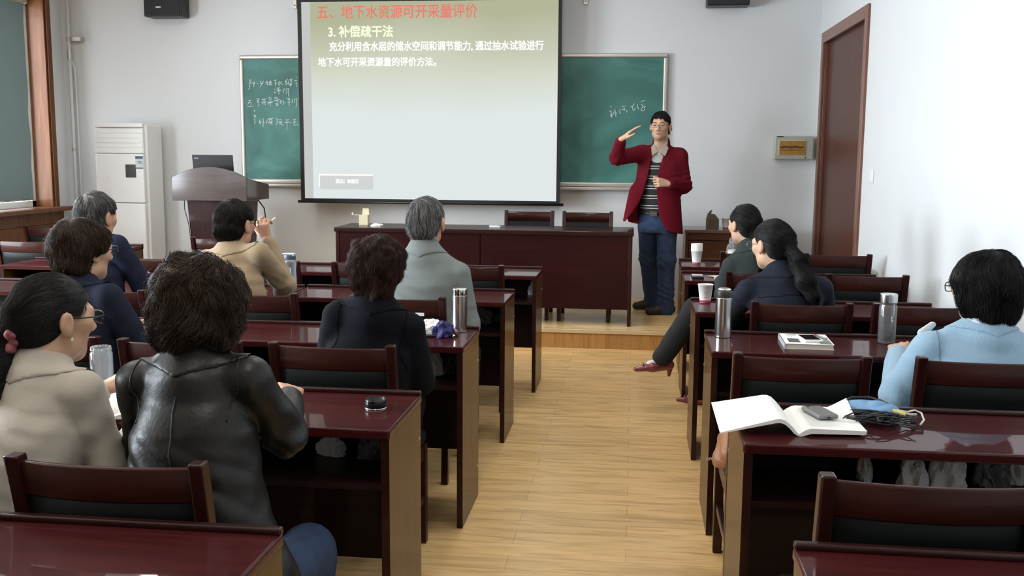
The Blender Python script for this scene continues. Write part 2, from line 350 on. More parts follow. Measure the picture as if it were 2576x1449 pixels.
STR_L = """205,503 232,490 243,440 236,370 240,320 268,300 275,335 258,372 288,374;322,340 305,385 350,380;350,345 325,450;395,385 425,382;490,330 470,385 530,375;540,330 465,445;
580,375 645,350;615,330 620,420 650,395;660,365 715,345 712,390;690,325 688,400;668,340 665,410 720,410;755,320 825,312;790,318 788,438;800,365 815,385;885,330 885,435 870,425;845,360 868,365 845,410;930,340 895,375 950,405;
1050,290 985,360 1030,345;1020,350 1010,415 1060,370;1065,330 1070,400;1085,310 1160,290;1105,330 1145,320 1100,430 1090,400 1145,375 1110,440;1225,270 1245,268;1195,330 1250,320;1215,375 1250,372 1230,410;1225,440 1255,438;
765,490 790,500;765,550 775,570 800,560;815,475 880,465;830,490 840,510;870,485 855,512;810,530 905,520;860,470 862,600;980,480 955,540;958,520 955,580;1000,495 1080,485;1070,490 1065,640;1010,530 1035,525 1030,580 1008,575;
210,725 270,715;240,725 190,800;200,770 270,758 255,810;180,850 285,838;295,820 305,825;375,690 445,685;420,690 435,810 405,835;385,720 405,715 400,770;495,705 575,690;485,765 580,750;520,705 515,800;560,700 562,815;
640,670 690,660;650,690 655,705;700,680 685,710;612,760 725,745;668,700 672,830;668,755 620,800;675,755 720,775;770,660 825,650 815,690 775,690 770,660;735,735 870,700;790,735 840,725 830,780 790,785;790,800 855,810 800,830;
890,710 880,780 910,775 905,720;925,735 960,730 965,790 930,800;985,765 1000,770;1035,690 1085,675;1050,710 1090,700;1040,765 1100,750;1070,690 1075,835;1150,690 1135,750;1140,730 1140,775;1175,700 1250,690;1240,690 1225,830 1210,855;1185,720 1190,760;
340,905 325,950;310,1025 345,1010 350,1030 315,1060 360,1055;310,1110 345,1105 325,1140 345,1165 320,1198;420,1165 475,1145;440,1110 425,1185;455,1140 460,1205;515,1080 505,1260;505,1150 540,1165;
600,1100 585,1165;590,1140 590,1195;615,1095 725,1080;640,1110 700,1100 695,1150 640,1155 640,1110;620,1170 710,1160;650,1190 710,1200;790,1095 825,1085 800,1130 820,1150 790,1210;850,1110 900,1100;840,1150 920,1135;860,1150 855,1200;885,1150 885,1205;910,1150 905,1215 950,1210;
985,1115 1065,1105;965,1165 1075,1155;1020,1110 1018,1310;1105,1150 1095,1190;1150,1110 1210,1105;1180,1085 1178,1150;1140,1160 1215,1150;1185,1165 1160,1215 1215,1215;1235,1195 1260,1215"""
STR_R = """425,400 495,460;400,630 470,630 490,680 500,760 440,850 490,860 590,740 610,640;495,790 520,930;640,545 700,880;730,700 740,750;880,530 850,690 915,740;945,440 1005,440 1110,395;955,585 1100,500 1070,610;1140,580 1200,640 1165,690;
1345,450 1420,430 1510,295;1420,430 1460,610 1500,600 1560,480;1645,320 1680,530 1710,550;1805,210 1975,155;1820,320 1900,420;2020,410 1900,440 1800,560 1850,635 1960,580 1980,500 1940,460"""
CHALK = mat('chalk', (0.62, 0.68, 0.64), 0.95)
def chalk(strokes, ox, oy, sc, thick):
    b = MB()
    for st in strokes.replace('\n', '').split(';'):
        pts = [tuple(map(float, q.split(','))) for q in st.split()]
        P = [(BX0 + (ox + x / sc - 600) * 0.003842 - cx, -0.0365, BZ1 - (oy + y / sc - 137) * 0.00387 - BZ0) for x, y in pts]
        if len(P) > 2:                          # round the corners of a stroke
            Q = [P[0]]
            for k in range(len(P) - 1):
                p_, q_ = Vector(P[k]), Vector(P[k + 1]); Q += [tuple(p_.lerp(q_, 0.22)), tuple(p_.lerp(q_, 0.78))]
            P = Q + [P[-1]]
        b.tube(P, thick, 5)
    b.v = [(x, -0.0356 + (y + 0.0365) * 0.12, z) for x, y, z in b.v]
    return b.build('chalk_lettering', CHALK, bd)
chalk(STR_L, 596, 160, 8.053, 0.0027); chalk(STR_R, 1520, 240, 18.4, 0.0027)
sm = mat('chalk_smear', (0.10, 0.22, 0.18), 0.95)
b = MB(); b.tube([(-hw + 0.20, -0.0345, 0.10), (-hw + 0.3, -0.0345, 0.085), (-hw + 0.46, -0.0345, 0.09)], 0.003, 5); b.tube([(-hw + 0.44, -0.0345, 0.085), (-hw + 0.49, -0.0345, 0.13)], 0.003, 5)
b.build('chalk_smear', sm, bd)

# projection screen
SX0, SX1, SZ0, SZ1, SY = -3.186, -0.690, 1.056, 3.02, 9.36
sn = empty('projection_screen', ((SX0 + SX1) / 2, SY, SZ0), 0, 'white projection screen with black border showing a text slide', 'projection screen')
sx = (SX1 - SX0) / 2; scx = (SX0 + SX1) / 2
BORDER = mat('screen_border', (0.012, 0.012, 0.012), 0.7)
MB().box(-sx, sx, -0.002, 0.002, 0.0, SZ1 - SZ0).build('screen_cloth', BORDER, sn)
em = bpy.data.materials.new('projected_slide'); em.use_nodes = True; nt = em.node_tree; nt.nodes.clear()
tc = nt.nodes.new('ShaderNodeTexCoord'); sep = nt.nodes.new('ShaderNodeSeparateXYZ'); nt.links.new(tc.outputs['Object'], sep.inputs[0])
nz = nt.nodes.new('ShaderNodeTexNoise'); nz.inputs['Scale'].default_value = 0.9; nz.inputs['Detail'].default_value = 1; nt.links.new(tc.outputs['Object'], nz.inputs['Vector'])
ad = nt.nodes.new('ShaderNodeMath'); ad.operation = 'MULTIPLY_ADD'; ad.inputs[1].default_value = 0.45; nt.links.new(nz.outputs[0], ad.inputs[0]); nt.links.new(sep.outputs[2], ad.inputs[2])
mr = nt.nodes.new('ShaderNodeMapRange'); mr.inputs[1].default_value = 1.05; mr.inputs[2].default_value = 1.95; nt.links.new(ad.outputs[0], mr.inputs[0])
cr = nt.nodes.new('ShaderNodeValToRGB'); cr.color_ramp.elements[0].color = (0.68, 0.74, 0.73, 1); cr.color_ramp.elements[1].color = (0.42, 0.43, 0.29, 1)
e = cr.color_ramp.elements.new(0.45); e.color = (0.60, 0.63, 0.52, 1)
nt.links.new(mr.outputs[0], cr.inputs[0]); eo = nt.nodes.new('ShaderNodeEmission'); nt.links.new(cr.outputs[0], eo.inputs[0]); eo.inputs[1].default_value = 1.1
oo = nt.nodes.new('ShaderNodeOutputMaterial'); nt.links.new(eo.outputs[0], oo.inputs[0])
MB().box(-sx + 0.125, sx - 0.033, -0.004, -0.0025, 0.03, SZ1 - SZ0 - 0.1).build('slide_picture', em, sn)
MB().box(-sx + 0.04, -sx + 0.125, -0.004, -0.0025, 0.03, SZ1 - SZ0 - 0.1).build('slide_margin', emit('slide_margin', (0.56, 0.58, 0.56)), sn)
bb = MB(); bb.tube([(-sx - 0.03, 0, -0.002), (sx + 0.035, 0, -0.002)], 0.014, 10); bb.build('bottom_bar', BLACK_PL, sn, smooth=True)
MB().box(-sx - 0.06, sx + 0.06, -0.06, 0.06, SZ1 - SZ0, SZ1 - SZ0 + 0.13).build('screen_case', WHITE_PL, sn, bevel=0.01)
def text(body, name, x0, x1, z0, z1, m, parent, y, bold=0.0, shear=0.0):
    c = bpy.data.curves.new(name, 'FONT'); c.body = body; c.extrude = 0.0; c.shear = shear
    o = bpy.data.objects.new(name, c); COL.objects.link(o)
    me = bpy.data.meshes.new_from_object(o.evaluated_get(bpy.context.evaluated_depsgraph_get()))
    bpy.data.objects.remove(o); bpy.data.curves.remove(c)
    n = len(me.vertices); V = np.zeros(n * 3, np.float32); me.vertices.foreach_get('co', V); V = V.reshape(-1, 3)
    lo, hi = V.min(0), V.max(0)
    W = np.stack([x0 + (V[:, 0] - lo[0]) / (hi[0] - lo[0]) * (x1 - x0), np.full(n, y), z0 + (V[:, 1] - lo[1]) / (hi[1] - lo[1]) * (z1 - z0)], 1).astype(np.float32)
    me.vertices.foreach_set('co', W.ravel()); me.update()
    if bold:                                     # heavier strokes: the same outlines laid again a hair to the side
        bm = bmesh.new(); bm.from_mesh(me); g = bm.verts[:] + bm.edges[:] + bm.faces[:]
        for dx, dz in ((bold, 0), (bold, bold), (0, bold)):
            r = bmesh.ops.duplicate(bm, geom=g); bmesh.ops.translate(bm, verts=[e for e in r['geom'] if isinstance(e, bmesh.types.BMVert)], vec=(dx * (x1 - x0) / (x1 - x0), -0.0001 * (1 + (dx > 0) + 2 * (dz > 0)), dz))
        bm.to_mesh(me); bm.free()
    me.materials.clear(); me.materials.append(m); me.name = name
    q = bpy.data.objects.new(name, me); COL.objects.link(q); q.parent = parent
    return q
def su(u): return -sx + (u - 746) * 0.003736 + 0.002
def sv(v): return 1.886 - v * 0.003715 + 0.008
RED = emit('slide_red', (0.86, 0.20, 0.15)); YEL = emit('slide_yellow', (0.95, 1.0, 0.72)); WHT = emit('slide_white', (1, 1, 0.97))
text('五、地下水资源可开采量评价', 'title_lettering', su(797), su(1204), sv(50), sv(17), RED, sn, -0.0055, 0.002)
text('3. 补偿疏干法', 'heading_lettering', su(825), su(990), sv(96), sv(68), YEL, sn, -0.0055, 0.006)
text('充分利用含水层的储水空间和调节能力, 通过抽水试验进行', 'line_lettering', su(827), su(1368), sv(131), sv(107), WHT, sn, -0.0055, 0.005)
text('地下水可开采资源量的评价方法。', 'line_lettering', su(797), su(1100), sv(168), sv(146), WHT, sn, -0.0055, 0.005)
MB().box(su(797), su(936), -0.0048, -0.0042, sv(478), sv(442)).build('slide_footer_box', emit('slide_footer', (0.64, 0.67, 0.665)), sn)
text('退出：●返回', 'footer_lettering', su(838), su(897), sv(463), sv(452), WHT, sn, -0.0055, 0.005)
b = MB(); b.box(su(794), su(936), -0.006, -0.005, sv(443), sv(439)); b.box(su(794), su(797), -0.006, -0.005, sv(470), sv(440)); b.build('slide_footer_rule', WHT, sn)

def speaker(x, z0, label):
    s = empty('wall_speaker', (x, YF, z0), 0, label, 'speaker', 'speakers high on the front wall')
    MB().box(-0.19, 0.19, -0.22, -0.03, 0.02, 0.42).build('cabinet', BLACK_PL, s, bevel=0.012)
    MB().box(-0.175, 0.175, -0.228, -0.215, 0.03, 0.40).build('grille', mat('speaker_grille', (0.02, 0.02, 0.022), 0.7, bump=0.4, bscale=300), s, bevel=0.004)
    MB().box(-0.06, -0.01, -0.232, -0.226, 0.10, 0.115).build('badge', mat('badge_metal', (0.5, 0.5, 0.52), 0.4, metal=0.5), s)
    MB().box(-0.05, 0.05, -0.04, 0.0, 0.15, 0.3).build('mount', BLACK_PL, s)
speaker(-4.55, 2.79, 'black wall speaker above the white air conditioner')
speaker(0.80, 2.84, 'black wall speaker right of the projection screen')
for x, z, lab in ((-3.30, 2.90, 'small grey bracket on the wall left of the screen top'), (-0.49, 2.91, 'small grey bracket on the wall right of the screen top')):
    k = empty('wall_bracket', (x, YF, z), 0, lab, 'bracket', 'screen wall brackets')
    MB().box(-0.018, 0.018, -0.02, 0, 0, 0.25).build('plate', ALU, k, bevel=0.003)
    for zz in (0.03, 0.1): MB().tube([(0, -0.026, zz), (0, -0.018, zz)], 0.006, 8).build('screw', BLACK_PL, k)
# breaker panel
ep = empty('breaker_panel', (1.45, YF, 1.488), 0, 'grey breaker panel with amber window beside the brown door', 'electrical panel')
GREYP = mat('panel_grey', (0.42, 0.43, 0.38), 0.45)
MB().box(-0.175, 0.175, -0.10, 0, 0, 0.215).build('panel_box', GREYP, ep, bevel=0.012)
MB().box(-0.14, 0.105, -0.106, -0.098, 0.037, 0.178).build('window_rim', mat('cream_rim', (0.55, 0.50, 0.33), 0.4), ep, bevel=0.003)
MB().box(-0.132, 0.097, -0.110, -0.104, 0.045, 0.170).build('amber_window', mat('amber_window', (0.36, 0.19, 0.045), 0.25, vary=0.15, vscale=20), ep)
b = MB()
for k in range(11):
    z = 0.118 - 0.010 * abs(((k / 2.2) % 2) - 1); b.box(-0.125 + k * 0.019, -0.125 + k * 0.019 + 0.015, -0.113, -0.109, z - 0.006, z + 0.009)
b.box(-0.125, 0.075, -0.113, -0.109, 0.085, 0.089); b.build('breaker_row', mat('breaker_brown', (0.07, 0.035, 0.012), 0.5), ep)
MB().box(-0.155, -0.10, -0.1025, -0.099, 0.203, 0.213).build('nameplate', BLACK_PL, ep)
b = MB(); b.prism([(0.097, 0.013), (0.113, 0.013), (0.105, 0.026)], -0.1025, -0.099); b.build('warning_mark', BLACK_PL, ep)
# light switch by the door
lsw = empty('light_switch', (XR, 7.33, 1.34), 0, 'white light switch on the bare wall beside the door', 'switch')
MB().box(-0.012, 0, -0.043, 0.043, 0, 0.086).build('plate', WHITE_PL, lsw, bevel=0.004)
MB().box(-0.018, -0.010, -0.018, 0.018, 0.015, 0.07).build('rocker', WHITE_PL, lsw, bevel=0.003)

# ------------------------------------------------------------------ air conditioner, lectern, laptop, sideboard
ac = empty('air_conditioner', (-4.945, 9.40, 0), 0, 'tall white floor standing air conditioner in the front left corner', 'air conditioner')
MB().box(-0.27, 0.27, -0.14, 0.17, 0, 1.78).build('cabinet', WHITE_PL, ac, bevel=0.018)
ACF = mat('ac_front', (0.84, 0.845, 0.84), 0.3)
MB().box(-0.245, 0.245, -0.185, -0.135, 0.02, 1.02).build('front_panel', ACF, ac, bevel=0.012)
MB().box(-0.245, 0.245, -0.185, -0.135, 1.025, 1.495).build('control_panel', ACF, ac, bevel=0.01)
g = MB().box(-0.245, 0.245, -0.175, -0.135, 1.50, 1.74)
for k in range(5): g.box(-0.24, 0.24, -0.181, -0.17, 1.505 + k * 0.047, 1.545 + k * 0.047)
g.build('air_outlet', ACF, ac, bevel=0.003)
MB().box(-0.245, 0.245, -0.185, -0.135, 1.748, 1.79).build('top_cap', ACF, ac, bevel=0.008)
MB().box(0.06, 0.165, -0.19, -0.183, 1.27, 1.395).build('display', mat('ac_display', (0.05, 0.055, 0.05), 0.25), ac, bevel=0.003)
es = MB().box(0.165, 0.24, -0.1875, -0.184, 1.355, 1.475).build('energy_label', mat('label_paper', (0.62, 0.68, 0.74), 0.6), ac)
b = MB(); b.box(0.165, 0.24, -0.189, -0.187, 1.45, 1.475); b.box(0.165, 0.24, -0.189, -0.187, 1.355, 1.366); b.box(0.185, 0.225, -0.189, -0.187, 1.418, 1.424); b.box(0.20, 0.23, -0.189, -0.187, 1.405, 1.411)
b.build('label_print', mat('label_ink', (0.10, 0.13, 0.17), 0.6), es)
b = MB()
for k in range(7):
    a = 0.5 + k * 0.75; c = (-0.13, 1.18)
    b.tube([(c[0] + 0.02 * math.cos(a), -0.186, c[1] + 0.03 * math.sin(a)), (c[0] + 0.07 * math.cos(a + 0.2), -0.186, c[1] + 0.10 * math.sin(a + 0.2)), (c[0] + 0.05 * math.cos(a + 0.6), -0.186, c[1] + 0.12 * math.sin(a + 0.6)), (c[0] + 0.02 * math.cos(a + 0.8), -0.186, c[1] + 0.05 * math.sin(a + 0.8))], 0.0016, 5)
b.build('flower_print', mat('flower_print', (0.74, 0.70, 0.68), 0.4), ac)

lc = empty('lectern', (-3.735, 8.78, PZ - 0.0), 0, 'dark wooden lectern with curved front standing left of the screen', 'lectern')
LECT = wood('lectern_veneer', (0.055, 0.040, 0.036), (0.085, 0.060, 0.052), 2.2, 'x', 0.28, 0.6, 0.1)
ol = []
for k in range(21):
    t = k / 20; ol.append((-0.345 + 0.69 * t, 1.145 + 0.095 * (1 - (2 * t - 1) ** 2)))
MB().prism([(-0.345, 0.94), (0.345, 0.94)] + ol[::-1], -0.28, -0.25).build('front_board', LECT, lc, bevel=0.004)
for s in (-1, 1):
    x0, x1 = sorted((s * 0.345, s * 0.32))
    b = MB(); b.add([(x0, -0.25, 0.94), (x1, -0.25, 0.94), (x1, 0.27, 0.94), (x0, 0.27, 0.94), (x0, -0.25, 1.143), (x1, -0.25, 1.143), (x1, 0.27, 1.075), (x0, 0.27, 1.075)],
                    [(3, 2, 1, 0), (4, 5, 6, 7), (0, 1, 5, 4), (1, 2, 6, 5), (2, 3, 7, 6), (3, 0, 4, 7)]); b.build('side_board', LECT, lc, bevel=0.004)
MB().box(-0.32, 0.32, -0.25, 0.27, 1.03, 1.055).build('work_surface', MAHO, lc)
MB().box(-0.32, 0.32, -0.25, 0.27, 0.94, 0.965).build('bottom_board', MAHO, lc)
b = MB(); b.add([(-0.20, -0.16, 0.06), (0.20, -0.16, 0.06), (0.20, 0.22, 0.06), (-0.20, 0.22, 0.06), (-0.245, -0.2, 0.94), (0.245, -0.2, 0.94), (0.245, 0.25, 0.94), (-0.245, 0.25, 0.94)],
                [(3, 2, 1, 0), (4, 5, 6, 7), (0, 1, 5, 4), (1, 2, 6, 5), (2, 3, 7, 6), (3, 0, 4, 7)]); b.build('pedestal', MAHO_Z, lc, bevel=0.005)
MB().box(-0.26, 0.26, -0.2, 0.26, 0, 0.06).build('plinth', MAHO, lc, bevel=0.006)
CABLE = mat('cable_black', (0.02, 0.02, 0.022), 0.5)
cb = MB(); cb.tube([(0.30, 0.10, 0.938), (0.352, 0.12, 0.86), (0.37, 0.12, 0.70), (0.35, 0.12, 0.5), (0.33, 0.12, 0.25), (0.34, 0.14, 0.01)], 0.006, 6)
tag(cb.build('power_cable', CABLE, smooth=True), 'black cable hanging down the right side of the lectern', 'cable').location = (-3.735, 8.78, PZ)
cb = MB(); cb.tube([(-0.27, -0.2, 0.938), (-0.265, -0.21, 0.86), (-0.235, -0.2, 0.72), (-0.215, -0.2, 0.5), (-0.21, -0.2, 0.25), (-0.225, -0.21, 0.01)], 0.004, 6)
tag(cb.build('thin_cable', CABLE, smooth=True), 'thin dark cable hanging down the left side of the lectern', 'cable').location = (-3.735, 8.78, PZ)
lp = empty('laptop', (-3.765, 8.70, PZ + 1.055), 0, 'open black laptop on the lectern, lid back to the audience', 'laptop')
MB().box(-0.19, 0.19, 0.0, 0.25, 0.0, 0.022).build('base', BLACK_PL, lp, bevel=0.004)
MB().box(-0.19, 0.19, -0.006, 0.006, 0.0, 0.27).build('lid', BLACK_PL, lp, bevel=0.004).matrix_local = T(0, 0.0, 0.022, rx=0.14)
MB().box(-0.17, -0.13, -0.0075, -0.0062, 0.235, 0.245, T(0, 0, 0.022, rx=0.14)).build('lid_badge', mat('lid_badge', (0.2, 0.2, 0.2), 0.4, metal=0.6), lp)

sbd = empty('sideboard', (0.88, 9.20, PZ), 0, 'brown wooden sideboard against the front wall right of the lecturer', 'sideboard')
SBW = wood('sideboard_veneer', (0.075, 0.028, 0.014), (0.12, 0.045, 0.022), 2.2, 'x', 0.4, 0.3)
MB().box(-0.43, 0.43, -0.24, 0.24, 0.69, 0.72).build('top', wood('sideboard_top', (0.14, 0.085, 0.055), (0.19, 0.12, 0.08), 2, 'x', 0.3, 0.5), sbd, bevel=0.005)
b = MB(); b.box(-0.42, -0.39, -0.22, 0.23, 0, 0.69); b.box(0.39, 0.42, -0.22, 0.23, 0, 0.69); b.box(-0.39, 0.39, 0.20, 0.22, 0.0, 0.69); b.box(-0.39, 0.39, -0.2, 0.2, 0.06, 0.08)
b.build('carcass', SBW, sbd, bevel=0.003)
for s in (-1, 1):
    x0, x1 = sorted((s * 0.003, s * 0.388)); d = MB().box(x0, x1, -0.225, -0.205, 0.06, 0.62).build('cabinet_door', SBW, sbd, bevel=0.004)
    MB().tube([(s * 0.04, -0.24, 0.36), (s * 0.04, -0.24, 0.44)], 0.005, 8).build('handle', CHROME, d)
MB().box(-0.388, 0.388, -0.222, -0.205, 0.625, 0.688).build('frieze', SBW, sbd, bevel=0.003)
KRAFT = mat('kraft_paper', (0.16, 0.115, 0.075), 0.85, vary=0.15, vscale=14)
pg = MB(); pg.box(-0.045, 0.045, -0.04, 0.04, 0, 0.085)
pg.add([(-0.045, -0.04, 0.085), (0.045, -0.04, 0.085), (0.045, 0.04, 0.085), (-0.045, 0.04, 0.085), (-0.045, -0.01, 0.14), (0.02, -0.008, 0.13), (0.02, 0.012, 0.13), (-0.045, 0.01, 0.14)],
       [(0, 1, 5, 4), (1, 2, 6, 5), (2, 3, 7, 6), (3, 0, 4, 7), (4, 5, 6, 7)])
kb = empty('paper_bag', (0.70, 9.10, PZ + 0.72), 0.35, 'small brown paper carton with torn open top on the sideboard', 'paper bag')
pg.build('bag_body', KRAFT, kb)
b = MB(); b.add([(-0.04, 0, 0.14), (-0.015, 0.004, 0.13), (-0.005, 0.0, 0.17), (0.0, 0.01, 0.172), (-0.03, 0.01, 0.155)], [(0, 1, 2, 3, 4)]); b.build('torn_flap', KRAFT, kb)
def paper_cup(x, y, z, label, n=1, rz=0.0, tilt=0):
    c = empty('paper_cup', (x, y, z), rz, label, 'paper cup', 'white paper cups with a red band')
    prof = [(0.001, 0.006), (0.027, 0.006), (0.027, 0.0), (0.0285, 0.0), (0.0285, 0.006), (0.0392, 0.092), (0.0408, 0.0925), (0.041, 0.095), (0.0385, 0.095), (0.0375, 0.092), (0.0275, 0.01), (0.001, 0.009)]
    MB().lathe(prof, 30, caps=False).build('cup_wall', PAPER, c, smooth=True)
    MB().lathe([(0.0289, 0.002), (0.0300, 0.0125), (0.0303, 0.0125), (0.0291, 0.002)], 30, caps=False).build('red_band', mat('cup_red', (0.35, 0.02, 0.05), 0.6), c, smooth=True)
    b = MB()
    for k in range(3):
        zz = 0.028 + k * 0.014; rr = 0.0285 + (zz - 0.006) * 0.1244 + 0.0004
        b.grid([[(rr * math.cos(q), rr * math.sin(q), zz + dz) for q in np.linspace(-2.15, -1.75 + 0.12 * (k == 0), 6)] for dz in (0, 0.0016)])
    b.build('printed_line', mat('cup_print', (0.35, 0.25, 0.25), 0.7), c)
    for k in range(1, n):
        MB().lathe([(0.0392, 0.092 + 0.007 * k - 0.004), (0.0408, 0.0925 + 0.007 * k), (0.041, 0.095 + 0.007 * k), (0.0385, 0.095 + 0.007 * k), (0.0375, 0.092 + 0.007 * k - 0.02)], 30, caps=False).build('nested_cup', PAPER, c, smooth=True)
    return c
paper_cup(0.825, 9.15, PZ + 0.72, 'white paper cup on the brown sideboard, right of the carton', rz=0.9)

# ------------------------------------------------------------------ desks
DD = 0.43; DH = 0.757
LABEL_WHITE = mat('label_white', (0.75, 0.75, 0.73), 0.6)
SCREWM = mat('screw_cap', (0.6, 0.55, 0.5), 0.3, metal=0.8)
def make_desk(w):
    """two-seat classroom desk; origin on the floor at the centre of its front (far) edge, the sitter is at -y"""
    d = empty('classroom_desk', (0, 0, 0))
    h = w / 2
    MB().box(-h, h, -DD, 0, DH - 0.028, DH).build('desktop', DESK_TOP, d, bevel=0.006)
    MB().box(-h, h, -0.022, 0, DH - 0.002, DH + 0.014).build('front_lip', MAHO, d, bevel=0.005)
    for s in (-1, 1):
        x0, x1 = sorted((s * (h - 0.003), s * (h - 0.026)))
        p = MB().box(x0, x1, -DD + 0.008, -0.006, 0.0, DH - 0.028).build('end_panel', DESK_END, d, bevel=0.002)
        MB().box(x0 - 0.0005, x1 + 0.0005, -DD + 0.0045, -DD + 0.0075, 0.001, DH - 0.029).build('edge_band', MAHO, p)
        for zz in (0.62, 0.14):
            MB().tube([(s * (h - 0.004), -0.03, zz), (s * (h - 0.001), -0.03, zz)], 0.006, 10).build('screw_cap', SCREWM, p)
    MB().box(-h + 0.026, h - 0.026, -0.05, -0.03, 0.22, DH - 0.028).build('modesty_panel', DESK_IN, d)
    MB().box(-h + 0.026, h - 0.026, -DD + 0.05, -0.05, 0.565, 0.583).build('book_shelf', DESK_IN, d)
    return d
DESK_L = make_desk(1.20); DESK_R = make_desk(1.235); first = {id(DESK_L): True, id(DESK_R): True}
def place_desk(proto, x, y, label, group):
    if first.pop(id(proto), None):
        proto.location = (x, y, 0); proto['category'] = 'desk'; proto['label'] = label; proto['group'] = group; return proto
    c = copy_tree(proto, (x, y, 0), 0, label, group); return c
LX = [-0.60, -0.652, -0.663, -0.660, -0.69]; LY = [6.688, 5.538, 4.302, 3.073, 1.88]
LN = ['frontmost', 'second', 'third', 'fourth', 'nearest']
GL, GR = 'mahogany desks of the left block', 'mahogany desks of the right block'
LLAB = ['dark desk in the first left row, its aisle end by the podium table',
        'dark desk in the second left row, clear bottle on it, green ball under it',
        'dark desk in the third left row carrying the shiny steel cup and white tissues',
        'dark desk in the fourth left row carrying the black bottle cap and glass jar',
        'nearest dark desk at the bottom left corner of the photo']
L2LAB = ['dark desk left of the tan jacket man in the first left row', 'dark desk under the navy suited grey haired man',
         'dark desk before the brown haired woman in navy', 'dark desk at the left edge before the beige jacket woman']
for i in range(5):
    place_desk(DESK_L, LX[i] - 0.60, LY[i], LLAB[i], GL)
for i in range(4):
    place_desk(DESK_L, LX[i] - 1.812, LY[i] - 0.02, L2LAB[i], GL)
for i in range(2):
    place_desk(DESK_L, LX[i] - 3.03, LY[i] - 0.03, ['dark desk by the left wall behind the chair with the red rail', 'dark desk by the left wall at the edge of the photo'][i], GL)
place_desk(DESK_L, -4.575, 7.74, 'dark desk in front of the air conditioner beside the podium', GL)
RX = [0.335, 0.320, 0.311, 0.316, 0.306, 0.327]; RY = [7.422, 6.632, 5.375, 4.368, 3.087, 1.948]
RLAB = ['dark desk by the sideboard carrying the stacked paper cups', 'dark desk carrying the white sheet and black phone case',
        'dark desk carrying the single white paper cup', 'dark desk carrying the steel thermos, book and glass bottle',
        'dark desk carrying the open book and blue pouch', 'dark desk top at the bottom right corner of the photo']
for i in range(6):
    place_desk(DESK_R, RX[i] + 0.6175, RY[i], RLAB[i], GR)

